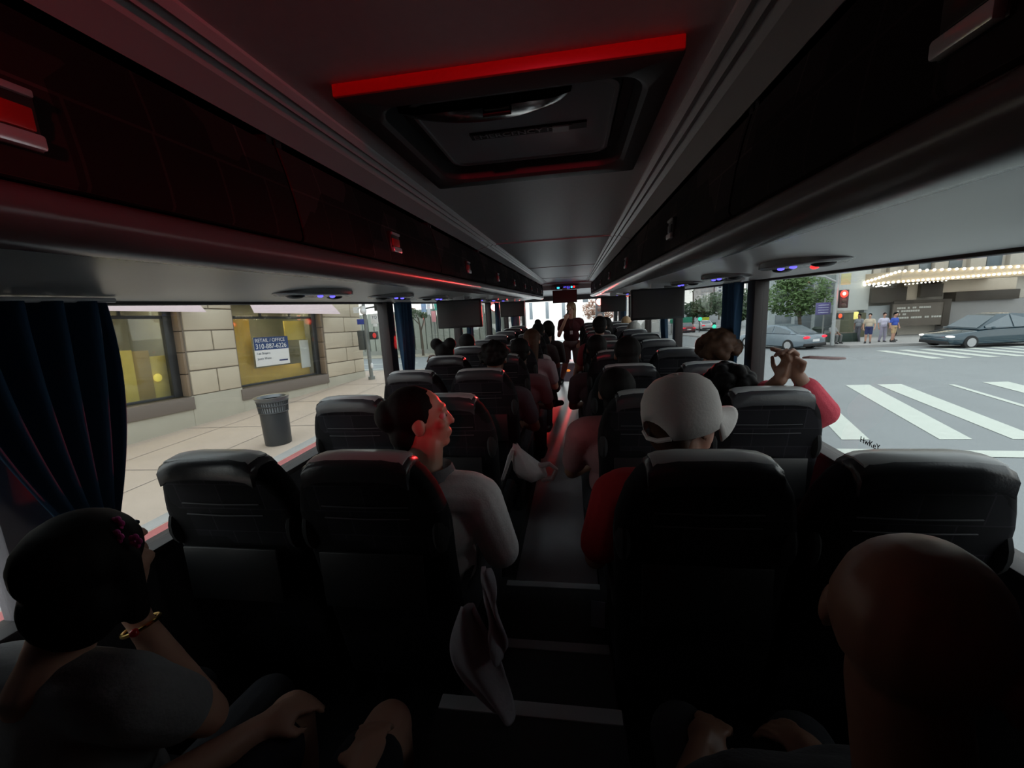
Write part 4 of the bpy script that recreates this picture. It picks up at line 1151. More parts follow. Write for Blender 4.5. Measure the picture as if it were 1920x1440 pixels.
b = MB(); b.loft([[(r * math.cos(2 * PI * k / n), r * math.sin(2 * PI * k / n), z) for k in range(n)] for r, z in ((0.225, 0.35), (0.245, 0.9))], caps=False); b.build('liner', mat('pale_bin_liner', (0.5, 0.52, 0.54), 0.5), t)

# corner post with camera, signs and pedestrian signal (left)
t = thing('corner_post', 'grey corner post with white dome camera and red pedestrian signal', 'post', (-7.95, 15.2, -0.95))
b = MB(); b.tube([(0, 0, 0), (0, 0, 3.2)], [0.075, 0.06], 12); b.tube([(0, 0, 0), (0, 0, 0.12)], 0.13, 12); b.build('pole', steel, t)
b = MB(); b.tube([(-0.28, 0, 2.75), (-0.02, 0, 2.86), (0.05, 0, 2.80)], 0.035, 8); b.bx(-0.4, -0.24, -0.06, 0.06, 2.6, 2.82); br = b.build('camera_arm', M['white'], t)
b = MB(); b.ell((0.02, -0.1, 2.66), (0.12, 0.12, 0.13)); b.tube([(0.02, -0.1, 2.72), (0.02, -0.1, 2.84)], 0.10, 14); b.build('camera_dome', M['white'], t)
b = MB(); b.box((0.42, -0.06, 2.34), (0.30, 0.02, 0.36)); sg = b.build('white_sign', M['white'], t, bevel=0.004)
text('TQ', 0.15, ink, sg, (0.42, -0.072, 2.40), MF, align='CENTER')
b = MB(); b.box((0.42, -0.06, 2.1), (0.16, 0.02, 0.10)); b.build('small_white_sign', M['white'], t, bevel=0.004)
b = MB(); b.box((-0.16, -0.06, 2.26), (0.28, 0.02, 0.2)); b.build('blue_sign', mat('blue_street_sign', (0.03, 0.05, 0.3), 0.5), t, bevel=0.004)
b = MB(); b.box((0.32, -0.05, 1.72), (0.30, 0.16, 0.30)); pd = b.build('pedestrian_signal', dark_metal, t, bevel=0.015)
b = MB(); b.ell((0.38, -0.135, 1.72), (0.075, 0.012, 0.10)); b.build('red_hand_light', mat('red_hand', (0.4, 0.02, 0.02), 0.4, emit=(1.0, 0.07, 0.06), estr=0.8), pd)
b = MB(); b.box((-0.22, 0.0, 1.55), (0.24, 0.2, 0.75)); b.build('control_box', mat('dark_green_grey', (0.07, 0.075, 0.07), 0.6), t, bevel=0.02)
b = MB(); b.tube([(0.05, 0, 2.75), (0.95, 0.0, 2.85)], 0.03, 8); b.box((0.75, -0.05, 2.78), (0.5, 0.2, 0.28)); b.build('signal_head', dark_metal, t, bevel=0.02)
b = MB(); b.ell((0.12, -0.1, 0.55), (0.05, 0.06, 0.12)); b.build('push_button', M['white'], t)

# left side street: ribbed concrete wall, small tree, banners, pale building behind
t = thing('ribbed_wall', 'pale green-grey ribbed concrete wall across the left side street', 'wall', (-15.5, 33.0, GZ(33)))
b = MB()
for k in range(48):
    x = -14 + k * 0.5
    b.bx(x, x + 0.42, -0.05, 0.1, 0.5, 3.2 + 0.016 * k)
b.build('ribs', mat('ribbed_concrete', (0.36, 0.38, 0.33), 0.85, noise=0.12, nscale=1.2), t, bevel=0.01)
b = MB(); b.bx(-14, 10, 0.06, 0.4, 0.0, 3.15); b.bx(-14, 10, -0.12, 0.2, 0.0, 0.5); b.build('wall_back', mat('concrete_wall', (0.30, 0.31, 0.28), 0.85), t)
b = MB(); b.bx(-14, 10, -2.0, -0.12, 0.0, 0.16); struct_k = b.build('footing', stone2, t)

leafm = [mat('leaf_green', (0.10, 0.17, 0.055), 0.6, noise=0.5, nscale=3), mat('leaf_dark', (0.05, 0.09, 0.035), 0.6, noise=0.4, nscale=3), mat('leaf_rust', (0.22, 0.12, 0.08), 0.7, noise=0.3, nscale=3)]
bark = mat('bark', (0.10, 0.08, 0.06), 0.9)
def tree(label, loc, h, blobs, nleaf, size, lm, trunks, seed, name='street_tree'):
    t = thing(name, label, 'tree', loc)
    rnd = random.Random(seed)
    b = MB()
    for path, r in trunks:
        b.tube(path, r, 8)
    b.build('trunk', bark, t)
    b = MB()
    for _ in range(nleaf):
        c, r = blobs[rnd.randrange(len(blobs))]
        d = V((rnd.gauss(0, 1), rnd.gauss(0, 1), rnd.gauss(0, 1))).normalized()
        p = V(c) + V((d.x * r[0], d.y * r[1], d.z * r[2])) * rnd.uniform(0.55, 1.05)
        a = V((rnd.gauss(0, 1), rnd.gauss(0, 1), rnd.gauss(0, 0.6))).normalized(); q = a.orthogonal().normalized()
        s_ = size * rnd.uniform(0.6, 1.3)
        b.add([p - a * s_, p + q * s_ * 0.45 + V((0, 0, s_ * 0.15)), p + a * s_, p - q * s_ * 0.45 + V((0, 0, s_ * 0.15))], [(0, 1, 2, 3)])
    b.build('foliage', lm, t, smooth=0)
    return t
tree('small bare-limbed tree before the ribbed wall on the left', (-11.9, 31.5, GZ(31.5)), 4, [((-0.75, 0, 3.25), (0.55, 0.4, 0.3)), ((-0.3, 0, 3.4), (0.45, 0.4, 0.25)), ((0.3, 0, 3.2), (0.3, 0.3, 0.25)), ((-0.6, 0, 3.6), (0.4, 0.3, 0.2))], 700, 0.09, leafm[1],
     [([(0, 0, 0), (0.02, 0, 1.3), (-0.04, 0, 2.2), (-0.12, 0, 2.9), (-0.3, 0, 3.3)], [0.11, 0.09, 0.08, 0.06, 0.03]), ([(-0.02, 0, 2.0), (0.22, 0, 2.6), (0.38, 0, 3.15)], [0.06, 0.05, 0.03]), ([(-0.06, 0, 2.5), (-0.5, 0, 3.0), (-0.9, 0, 3.3)], [0.05, 0.035, 0.02])], 3)
t = thing('banner_cluster', 'bright red, white and green banners beside the small left tree', 'banner', (-10.95, 32.3, GZ(32.3)))
for nm, c, x, z0, z1, wd in (('red_banner', (0.85, 0.35, 0.38), -0.1, 2.7, 3.55, 0.34), ('white_banner', (0.85, 0.85, 0.9), -0.45, 3.3, 4.3, 0.26), ('blue_banner', (0.35, 0.5, 0.75), -0.85, 3.5, 4.5, 0.4), ('green_banner', (0.1, 0.5, 0.4), 0.2, 3.6, 4.5, 0.35)):
    b = MB(); b.box((x, 0, (z0 + z1) / 2), (wd, 0.03, z1 - z0)); b.build(nm, mat(nm, c, 0.7), t, bevel=0.004)
b = MB(); b.tube([(-0.1, 0.05, 0), (-0.1, 0.05, 5.6)], 0.05, 8); b.build('pole', steel, t)

def block(name, label, loc, w_, d, h, m, wins, wm, cat='building', rot=0):
    """building with its own window parts: wins = list of (x0,x1,z0,z1) on the -y face"""
    t = thing(name, label, cat, loc, rot)
    b = MB(); b.bx(0, w_, 0, d, 0, h); b.build('walls', m, t, smooth=0)
    for x0, x1, z0, z1 in wins:
        b = MB(); b.bx(x0, x1, -0.06, 0.05, z0, z1); b.build('window', wm, t, bevel=0.01)
    return t
winm = mat('grey_window_glass', (0.16, 0.19, 0.21), 0.15)
whitest = mat('white_stone_front', (0.86, 0.84, 0.80), 0.8, noise=0.04, nscale=0.6)
block('white_stone_building', 'white stone building with narrow windows seen through the windscreen', (-9.0, 56, GZ(56) - 0.6), 8.0, 14, 16, whitest, [(1.0 + 2.15 * k, 1.42 + 2.15 * k, 3.5, 5.7) for k in range(4)] + [(1.0 + 2.15 * k, 1.42 + 2.15 * k, 7.2, 9.4) for k in range(4)], winm)
block('cream_side_building', 'cream building closing the left side street beyond the ribbed wall', (-34, 58, GZ(58) - 0.5), 24, 12, 4.6, mat('cream_wall', (0.62, 0.58, 0.48), 0.85), [(2 + 3.2 * k, 3.6 + 3.2 * k, 1.6, 3.6) for k in range(7)], winm)
tree('hazy pinkish street tree ahead of the windscreen on the right', (3.2, 52, GZ(52)), 6, [((0, 0, 4.2), (1.6, 1.2, 1.3)), ((-1.1, 0, 3.6), (1.2, 1.0, 1.0)), ((1.2, 0, 3.4), (1.2, 1.0, 1.1)), ((0, 0, 3.0), (1.9, 1.0, 0.7))], 1700, 0.15, leafm[2], [([(0, 0, 0), (0, 0, 2.6), (0.1, 0, 4.4)], [0.14, 0.11, 0.05])], 9)
block('pale_front_block', 'very pale block standing behind the hazy pinkish tree', (0.2, 66, GZ(66)), 12.5, 10, 14, whitest, [(1.2 + 2.6 * k, 2.0 + 2.6 * k, 5, 7) for k in range(4)], winm)

# ------------------------------------------------------------------ right: far corner with theatre, tree, signals
b = MB()
for a, c in zip((25.5, 30, 45), (30, 45, 60)):
    xa = lambda y: 13.5 + (30 - y) * 0.35 if y < 30 else 13.5 - (y - 30) * 0.02
    b.add([(xa(a), a, GZ(a) + 0.15), (60, a, GZ(a) + 0.15), (60, c, GZ(c) + 0.15), (xa(c), c, GZ(c) + 0.15)], [(0, 1, 2, 3)])
    b.add([(xa(a), a, GZ(a) - 0.05), (xa(a), a, GZ(a) + 0.15), (xa(c), c, GZ(c) + 0.15), (xa(c), c, GZ(c) - 0.05)], [(0, 1, 2, 3)])
b.add([(15.07, 25.5, GZ(25.5) - 0.05), (60, 25.5, GZ(25.5) - 0.05), (60, 25.5, GZ(25.5) + 0.15), (15.07, 25.5, GZ(25.5) + 0.15)], [(0, 1, 2, 3)])
struct(b.build('pavement_right', mat('grey_pavement', (0.34, 0.33, 0.32), 0.85, noise=0.1, nscale=1), smooth=0))

beige = mat('beige_theatre_stone', (0.50, 0.46, 0.40), 0.85, noise=0.08, nscale=0.7)
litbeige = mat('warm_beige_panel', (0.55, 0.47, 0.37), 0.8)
greyw = mat('grey_hoarding', (0.27, 0.265, 0.26), 0.8, noise=0.06, nscale=0.8)
bluegrey = mat('blue_grey_panel', (0.33, 0.36, 0.37), 0.7)
brownb = mat('brown_board', (0.13, 0.11, 0.09), 0.7)
darkb = mat('dark_recess', (0.05, 0.04, 0.03), 0.7)
th = thing('theatre_building', 'beige theatre with tall pilasters behind the bulb-lit canopy', 'building', (0, 34, 0))
b = MB(); b.bx(20.9, 44, 0.0, 10, 1.9, 14); b.bx(20.9, 44, 0.6, 10, -3, 1.9); b.build('walls', beige, th, smooth=0)
for k, (x, wd) in enumerate(((21.2, 0.45), (22.2, 0.45), (23.4, 0.6), (25.0, 0.55), (27.3, 0.9), (29.6, 0.9), (31.6, 0.8), (34.0, 0.9))):
    b = MB(); b.bx(x - wd / 2, x + wd / 2, -0.35, 0.02, 1.9, 13); b.bx(x - wd / 2 - 0.08, x + wd / 2 + 0.08, -0.42, 0.02, 1.9, 2.25); b.build('pilaster', beige, th, bevel=0.03)
for x0, x1, z0, z1 in ((24.0, 24.7, 2.5, 3.1), (25.8, 26.6, 2.6, 3.7), (28.05, 28.95, 2.5, 4.6), (30.3, 31.1, 2.5, 4.6)):
    b = MB(); b.bx(x0, x1, -0.05, 0.1, z0, z1); b.build('window', winm, th, bevel=0.02)
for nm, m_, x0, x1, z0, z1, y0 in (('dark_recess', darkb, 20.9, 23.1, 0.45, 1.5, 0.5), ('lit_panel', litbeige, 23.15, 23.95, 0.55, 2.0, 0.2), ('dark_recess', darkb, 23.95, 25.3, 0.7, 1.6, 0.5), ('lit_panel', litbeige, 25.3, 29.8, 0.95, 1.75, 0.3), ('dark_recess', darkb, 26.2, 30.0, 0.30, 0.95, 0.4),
                                   ('hoarding', greyw, 25.9, 34, -2.6, 0.32, 0.1), ('blue_grey_panel', bluegrey, 20.75, 22.4, -2.4, 0.25, 0.1), ('dark_doorway', mat('olive_doorway', (0.10, 0.10, 0.06), 0.7), 19.7, 20.8, -2.6, -0.2, 0.3), ('white_pier', mat('pale_pier', (0.5, 0.52, 0.5), 0.8), 19.4, 20.9, 0.0, 6, 0.25)):
    b = MB(); b.bx(x0, x1, -y0, 0.7, z0, z1); b.build(nm, m_, th, bevel=0.02)
t = thing('notice_board', 'large brown board with rows of pale lettering beside the pedestrians', 'board', (24.1, 33.5, -0.4))
b = MB(); b.bx(-1.8, 1.55, -0.06, 0.06, -0.85, 0.72); b.build('panel', brownb, t, bevel=0.01)
b = MB(); b.bx(1.3, 1.75, -0.1, 0.3, -0.95, 0.9); b.bx(-1.8, 1.6, -0.09, 0.05, 0.72, 0.92); b.build('frame', darkb, t, bevel=0.01)
pl_ = mat('pale_lettering', (0.5, 0.5, 0.46), 0.6)
for txt, z in (('MILITARY POST COURSE', 0.42), ('INTERNATIONAL', 0.17), ('AGENCY', -0.08), ('MERCY SCHEDULE · DELIVERY', -0.36)):
    pass
for k, (z, L, seed) in enumerate(((0.42, 2.0, 1), (0.2, 1.4, 2), (-0.02, 0.6, 3), (-0.26, 2.75, 4))):
    rnd = random.Random(seed)
    b = MB(); x = -1.55
    while x < -1.55 + L:
        wd = rnd.uniform(0.10, 0.17)
        if rnd.random() > 0.14:
            b.bx(x, x + wd * 0.8, -0.075, -0.06, z - 0.062, z + 0.062)
        x += wd
    b.build('lettering_row', pl_, t)

# bulb-lit canopy
t = thing('bulb_canopy', 'theatre canopy edged with rows of glowing white bulbs', 'canopy', (21.2, 31.4, 2.0))
cn = mat('canopy_cream', (0.45, 0.36, 0.25), 0.6)
b = MB()
b.loft([[(x, y, z) for x, y in ((-0.75, 2.6), (0.0, 0.0), (6.9, 0.0), (6.9, 2.7))] for z in (-0.24, 0.50)])
b.build('fascia', cn, t, bevel=0.02)
bulbm = mat('white_bulb', (1, 0.95, 0.85), 0.3, emit=(1.0, 0.90, 0.72), estr=9.0)
b = MB(); b.ell((0, 0, 0), 0.085, None, 8, 6); bme = b.mesh('bulb')
bme.materials.append(bulbm)
cnt = 0
def bulb(x, y, z, k=1.0):
    global cnt
    o = link('bulb', bme, None, t) if True else None
    o.location = (x, y, z); o.scale = (k, k, k); cnt += 1
for k in range(17):
    u = k / 16
    bulb(0.12 + 6.7 * u, -0.09, 0.50 - 0.14 * u)
for k in range(25):
    u = k / 24
    bulb(0.1 + 6.75 * u, -0.09, -0.16 + 0.16 * u, 0.9)
for k in range(11):
    u = k / 10
    bulb(-0.07 - 0.72 * u, 0.1 + 2.5 * u, 0.50 - 0.62 * u)
for k in range(9):
    u = k / 8
    bulb(-0.07 - 0.72 * u, 0.1 + 2.5 * u, -0.16 - 0.1 * u)
for k in range(11):
    bulb(0.45 + 0.235 * k, 0.25, -0.36 + 0.012 * k, 0.55)
for k in range(10):
    bulb(-0.15 - 0.055 * k, 0.7 + 0.2 * (k % 5), -0.34 - 0.03 * (k % 3), 0.5)

# tree, blue-grey block behind it
tree('leafy green street tree on the far right corner', (14.3, 29.6, GZ(29.6) + 0.15), 5, [((-0.9, 0, 2.9), (1.5, 1.1, 1.0)), ((0.4, 0, 3.5), (1.4, 1.1, 0.9)), ((-0.2, 0, 2.5), (1.6, 1.1, 0.8)), ((0.9, 0, 2.6), (1.0, 0.9, 0.8)), ((-0.5, 0, 3.9), (0.9, 0.8, 0.5))], 4200, 0.13, leafm[0],
     [([(0.2, 0, 0), (0.15, 0, 1.2), (0, 0, 2.4), (-0.2, 0, 3.4)], [0.13, 0.11, 0.09, 0.04]), ([(0.1, 0, 1.6), (-0.7, 0, 2.8)], [0.07, 0.03]), ([(0.08, 0, 1.6), (0.8, 0, 2.8)], [0.07, 0.03])], 12)
block('blue_grey_block', 'long blue-grey glazed block rising behind the green street tree', (15.9, 37.5, GZ(37.5)), 4.9, 2.2, 5.0, mat('blue_grey_cladding', (0.40, 0.45, 0.46), 0.6), [(0.5 + 1.5 * k, 1.7 + 1.5 * k, 3.5, 4.3) for k in range(3)] + [(0.5 + 1.5 * k, 1.7 + 1.5 * k, 0.6, 2.0) for k in range(3)], winm)

# signal mast
gy = GZ(26.2) + 0.15
t = thing('traffic_signal', 'grey mast with a glowing red traffic light and red hand below', 'traffic signal', (14.55, 26.2, gy))
zz = lambda z: z - gy
b = MB(); b.tube([(0, 0, 0), (0, 0, zz(2.9))], [0.1, 0.07], 10); b.tube([(0, 0, zz(1.95)), (-0.6, 0.1, zz(2.3)), (-3.4, 0.3, zz(2.75))], [0.055, 0.05, 0.035], 8); b.build('mast', mat('pale_mast', (0.36, 0.38, 0.38), 0.5), t)
redlamp = mat('red_signal_lens', (0.5, 0.02, 0.02), 0.3, emit=(1.0, 0.03, 0.015), estr=7.0)
hotlamp = mat('red_signal_core', (1.0, 0.5, 0.4), 0.3, emit=(1.0, 0.42, 0.3), estr=8.0)
dim = mat('unlit_lens', (0.06, 0.03, 0.02), 0.3)
b = MB(); b.box((0.38, 0.0, zz(1.02)), (0.44, 0.2, 1.0)); hd = b.build('signal_head', mat('dark_red_housing', (0.05, 0.012, 0.012), 0.5), t, bevel=0.03)
b = MB(); b.ell((0.34, -0.11, zz(1.30)), (0.20, 0.05, 0.20)); b.build('red_light', redlamp, hd)
b = MB(); b.ell((0.32, -0.15, zz(1.31)), (0.09, 0.03, 0.10)); b.build('red_light_core', hotlamp, hd)
for z in (0.93, 0.66):
    b = MB(); b.ell((0.36, -0.11, zz(z)), (0.13, 0.03, 0.13)); b.build('unlit_lens', dim, hd)
b = MB(); b.box((0.28, 0.0, zz(0.08)), (0.34, 0.2, 0.36)); hh = b.build('pedestrian_head', dark_metal, t, bevel=0.02)
b = MB(); b.ell((0.24, -0.11, zz(0.09)), (0.10, 0.02, 0.13)); b.build('red_hand_light', mat('orange_hand', (0.5, 0.06, 0.02), 0.4, emit=(1.0, 0.12, 0.03), estr=1.6), hh)
b = MB(); b.box((0.42, 0, zz(2.1)), (0.5, 0.03, 0.62)); b.build('yellow_sign', mat('pale_yellow_sign', (0.5, 0.48, 0.25), 0.6), t, bevel=0.01)
lamp('signal_glow', 'POINT', (0.34, -0.3, zz(1.30)), 25, (1, 0.05, 0.03), 0.2, parent=t)
t = thing('street_banner', 'purple street sign board beside the red traffic light mast', 'sign', (14.0, 26.6, GZ(26.6) + 0.15))
b = MB(); b.box((0.15, 0, 2.1), (0.78, 0.05, 0.68)); bd_ = b.build('board', mat('purple_board', (0.10, 0.09, 0.24), 0.6), t, bevel=0.01)
b = MB(); b.tube([(0.25, 0.06, 0), (0.25, 0.06, 2.7)], 0.04, 8); b.build('post', steel, t)
b = MB()
for z in (2.3, 2.16, 2.02, 1.88):
    b.bx(-0.12, 0.42, -0.035, -0.026, z - 0.02, z + 0.02)
b.build('lettering_rows', mat('pale_blue_lettering', (0.4, 0.42, 0.55), 0.6), t)

# red signal seen straight ahead through the windscreen
t = thing('overhead_signal', 'bright red overhead signal seen through the windscreen beside the right monitor', 'traffic signal', (1.28, 21.5, 1.585))
b = MB(); b.box((0.0, 0.12, -0.32), (0.42, 0.2, 1.05)); hd = b.build('signal_head', dark_metal, t, bevel=0.03)
b = MB(); b.ell((0, 0.0, 0.0), (0.17, 0.06, 0.17)); b.build('red_light', mat('bright_red_lens', (1, 0.2, 0.15), 0.3, emit=(1.0, 0.22, 0.16), estr=9.0), hd)
for z in (-0.36, -0.7):
    b = MB(); b.ell((0, 0.01, z), (0.13, 0.03, 0.13)); b.build('unlit_lens', dim, hd)
b = MB(); b.tube([(0, 0.25, 0.4), (0, 0.25, 0.75), (2.6, 0.3, 1.2), (6.0, 0.3, 1.3), (6.0, 0.3, GZ(21.8) - 1.585)], [0.04, 0.04, 0.06, 0.08, 0.11], 8); b.build('mast_arm', steel, t)
lamp('overhead_signal_light', 'SPOT', (0, -0.15, 0), 6000, (1.0, 0.03, 0.03), 0.15, rot=(math.radians(90), 0, math.radians(180)), parent=t, spot=math.radians(30))

# bin, newspaper boxes, lit shop sign
t = thing('street_bin', 'dark green street bin at the foot of the traffic light mast', 'litter bin', (14.35, 27.3, GZ(27.3) + 0.15))
b = MB(); b.tube([(0, 0, 0), (0, 0, 0.95)], 0.3, 16); b.tube([(0, 0, 0.95), (0, 0, 1.05)], [0.33, 0.2], 16); b.build('drum', mat('dark_green', (0.02, 0.035, 0.025), 0.5), t)
t = thing('lit_sign', 'small glowing yellow sign above the pedestrians at the doorway', 'sign', (17.5, 29.3, GZ(29.3) + 1.75))
b = MB(); b.box((0, 0, 0), (0.26, 0.06, 0.46)); b.build('panel', mat('yellow_glow', (0.8, 0.7, 0.2), 0.5, emit=(1.0, 0.85, 0.25), estr=1.1), t, bevel=0.05)
b = MB(); b.tube([(0, 0.03, -1.75), (0, 0.03, 0)], 0.03, 8); b.build('post', steel, t)
t = thing('planter', 'low dark green planter box behind the pedestrians', 'planter', (16.6, 28.9, GZ(28.9) + 0.15))
b = MB(); b.bx(-0.8, 0.8, -0.3, 0.3, 0, 0.55); b.build('box', mat('planter_green', (0.03, 0.05, 0.04), 0.6), t, bevel=0.03)
b = MB(); b.bx(-0.76, 0.76, -0.26, 0.26, 0.5, 0.57); b.build('soil', bark, t)

# pedestrians on the far corner
for k, (lab, x, y, sh, pa, sk, kw) in enumerate((
    ('pedestrian in a grey top under the yellow sign, walking', 17.3, 28.6, (0.25, 0.26, 0.28), (0.10, 0.10, 0.12), 'mid', {}),
    ('pedestrian in a beige top and navy shorts by the planter', 16.75, 26.8, (0.55, 0.47, 0.36), (0.03, 0.04, 0.12), 'light', {'shorts': True}),
    ('pedestrian in a pale lavender top beside the blue shirted one', 18.0, 27.6, (0.62, 0.60, 0.72), (0.35, 0.33, 0.42), 'light', {}),
    ('pedestrian in a bright blue shirt and tan shorts', 18.15, 27.0, (0.05, 0.10, 0.45), (0.5, 0.35, 0.2), 'light', {'shorts': True}),
    ('pedestrian all in black, rightmost of the group', 19.0, 28.2, (0.02, 0.02, 0.025), (0.02, 0.02, 0.025), 'mid', {}),
    ('person in grey seated against the traffic light mast', 14.95, 26.9, (0.3, 0.3, 0.3), (0.15, 0.15, 0.15), 'mid', {'sit': True}))):
    sit = kw.pop('sit', False)
    kw2 = dict(kw)
    a_ = [((-0.26, 0.02, 0.2), (-0.25, 0.12, 0.0), (0, 0.3, -0.95)), ((0.26, -0.02, 0.2), (0.24, 0.04, -0.03), (0, 0.2, -0.97))]
    hip = 0.86
    if sit:
        person(lab, (x, y, GZ(y) + 0.15 + 0.45), 0.3 + PI, voxel=0.022, shirt=sh, pants=pa, skin=sk, hair='short')
    else:
        lg = (((-0.10, 0.10 - 0.04 * k, -0.42), (-0.10, 0.0 - 0.06 * (k % 2), -0.80)), ((0.10, 0.02 * k, -0.42), (0.11, -0.08 + 0.1 * (k % 2), -0.80)))
        person(lab, (x, y, GZ(y) + 0.15 + hip), 2.0 + 0.5 * k, stand=True, voxel=0.022, shirt=sh, pants=pa, skin=sk, hair='short', arms=a_, back=0.0, legs=lg, **kw2)

# ------------------------------------------------------------------ cars
def car(label, loc, rot, paintm, L=4.7, W_=1.82, Hh=1.44, glassm=None, lights=True, group=None):
    t = thing('car', label, 'car', loc, rot, group)
    hl = L / 2
    st = [  # y along length (front +), lower z, shoulder z, half width at sill, shoulder
        (-hl, 0.42, 0.78, 0.66, 0.62), (-hl + 0.06, 0.30, 0.92, 0.80, 0.74), (-hl + 0.5, 0.20, 0.98, 0.90, 0.84), (-hl + 1.2, 0.18, 0.97, 0.91, 0.86), (0.0, 0.18, 0.95, 0.91, 0.86),
        (0.85, 0.18, 0.93, 0.91, 0.86), (hl - 1.0, 0.18, 0.86, 0.90, 0.84), (hl - 0.4, 0.20, 0.76, 0.88, 0.80), (hl - 0.08, 0.26, 0.66, 0.76, 0.68), (hl, 0.34, 0.58, 0.62, 0.56)]
    b = MB()
    k_ = W_ / 1.82
    rings = []
    for y, z0, z1, w0, w1 in st:
        w0 *= k_; w1 *= k_
        zm = z0 + (z1 - z0) * 0.6
        half = [(0, z0), (w0 * 0.8, z0), (w0 * 0.97, z0 + 0.08), (w0, z0 + (z1 - z0) * 0.35), (w0 * 0.99, zm), (w1, z1 - 0.04), (w1 * 0.9, z1), (0, z1 + 0.02)]
        ring = [V((x, y, z)) for x, z in half] + [V((-x, y, z)) for x, z in reversed(half[1:-1])]
        rings.append(ring)
    b.loft(rings); bo = b.build('body', paintm, t, smooth=45)
    # roof and glasshouse
    gh = [(-hl + 0.55, 0.97, 0.97), (-hl + 1.35, 0.97, Hh - 0.06), (-hl + 2.0, 0.96, Hh), (0.25, 0.95, Hh - 0.03), (1.25, 0.92, 0.93)]
    b = MB(); rings = []
    for y, zb, zt in gh:
        wb, wt = 0.82 * k_, (0.82 - 0.22 * max(0, (zt - zb)) / 0.5) * k_
        rings.append([V((-wb, y, zb)), V((-wt, y, zt)), V((-wt * 0.6, y, zt + 0.015)), V((wt * 0.6, y, zt + 0.015)), V((wt, y, zt)), V((wb, y, zb))])
    b.loft(rings); b.build('roof', paintm, t, smooth=45)
    gl = glassm or winm
    b = MB()
    for s in (-1, 1):
        for ya, yb, za, zb in ((-hl + 0.95, -0.36, 0.3, 1.0), (-0.28, 0.95, 1.0, 0.25)):
            p = []
            for y in (ya, yb):
                fr_ = next(i for i in range(len(gh) - 1) if gh[i][0] <= y <= gh[i + 1][0])
                u = (y - gh[fr_][0]) / (gh[fr_ + 1][0] - gh[fr_][0])
                zt = gh[fr_][2] + (gh[fr_ + 1][2] - gh[fr_][2]) * u - 0.05
                f = lambda z: (0.825 - 0.22 * max(0, z - 0.96) / 0.5) * k_ + 0.012
                p.append(((s * f(0.99), y, 0.99), (s * f(zt), y, zt)))
            b.add([p[0][0], p[1][0], p[1][1], p[0][1]], [(0, 1, 2, 3)])
    b.build('side_window', gl, t, smooth=0, solid=0.01)
    b = MB(); b.add([(-0.66 * k_, -hl + 0.62, 1.03), (0.66 * k_, -hl + 0.62, 1.03), (0.56 * k_, -hl + 1.3, Hh - 0.08), (-0.56 * k_, -hl + 1.3, Hh - 0.08)], [(0, 1, 2, 3)]); b.build('rear_window', gl, t, smooth=0, solid=0.02)
    b = MB(); b.add([(-0.68 * k_, 1.2, 0.99), (0.68 * k_, 1.2, 0.99), (0.57 * k_, 0.36, Hh - 0.09), (-0.57 * k_, 0.36, Hh - 0.09)], [(0, 1, 2, 3)]); b.build('windscreen', gl, t, smooth=0, solid=0.02)
    for y in (-hl + 0.95, hl - 0.9):
        for s in (-1, 1):
            b = MB(); b.tube([(s * 0.72 * k_, y, 0.33), (s * 0.93 * k_, y, 0.33)], 0.33, 20); wl = b.build('wheel', mat('tyre', (0.015, 0.015, 0.016), 0.8) if 'tyre' not in D.materials else D.materials['tyre'], t, bevel=0.03)
            b = MB(); b.tube([(s * 0.925 * k_, y, 0.33), (s * 0.94 * k_, y, 0.33)], 0.21, 16)
            for q in range(5):
                a = 2 * PI * q / 5
                b.bx(s * 0.935 * k_ - 0.008, s * 0.935 * k_ + 0.008, y + 0.1 * math.cos(a) - 0.03, y + 0.1 * math.cos(a) + 0.03, 0.33 + 0.1 * math.sin(a) - 0.03, 0.33 + 0.1 * math.sin(a) + 0.03)
            b.build('rim', M['plastic_grey'], wl)
    rl = mat('tail_light', (0.5, 0.01, 0.02), 0.3, emit=(1.0, 0.02, 0.06), estr=2.2) if 'tail_light' not in D.materials else D.materials['tail_light']
    wl_ = mat('head_light', (0.9, 0.9, 0.85), 0.2, emit=(1.0, 0.95, 0.85), estr=2.5) if 'head_light' not in D.materials else D.materials['head_light']
    for s in (-1, 1):
        b = MB(); b.ell((s * 0.64 * k_, -hl + 0.05, 0.80), (0.24, 0.09, 0.08)); b.build('tail_light', rl, t)
        b = MB(); b.ell((s * 0.66 * k_, hl - 0.14, 0.62), (0.2, 0.14, 0.055)); b.build('head_light', wl_, t)
        b = MB(); b.ell((s * 0.98 * k_, 0.75, 1.0), (0.10, 0.06, 0.07)); b.build('mirror', paintm, t)
    b = MB(); b.box((0, -hl - 0.01, 0.62), (0.5, 0.02, 0.14)); b.build('number_plate', M['white'], t)
    b = MB(); b.bx(-0.8 * k_, 0.8 * k_, -hl - 0.03, -hl + 0.12, 0.30, 0.46); b.bx(-0.7 * k_, 0.7 * k_, hl - 0.12, hl + 0.02, 0.24, 0.4); b.build('bumper', M['black'], t, bevel=0.03)
    return t
carblue = mat('silver_blue_paint', (0.20, 0.25, 0.29), 0.25, 0.3, coat=0.6)
cardark = mat('dark_teal_paint', (0.03, 0.06, 0.08), 0.18, 0.2, coat=0.8)
car('silver-blue saloon with red tail lights turning away beyond the right window post', (12.3, 27.6, GZ(27.6)), math.radians(26), carblue)
car('dark teal car with bright headlights crossing at the far right', (20.4, 24.2, GZ(24.2)), math.radians(96), cardark, 5.0, 1.95, 1.62)
carr = mat('dull_red_paint', (0.2, 0.05, 0.05), 0.3)
carw = mat('white_paint', (0.6, 0.6, 0.6), 0.3)
car('distant dark red car queueing down the right street, left one', (15.4, 62, GZ(62)), 0.0, carr)
car('distant white car queueing down the right street, right one', (18.9, 66, GZ(66)), 0.05, carw)

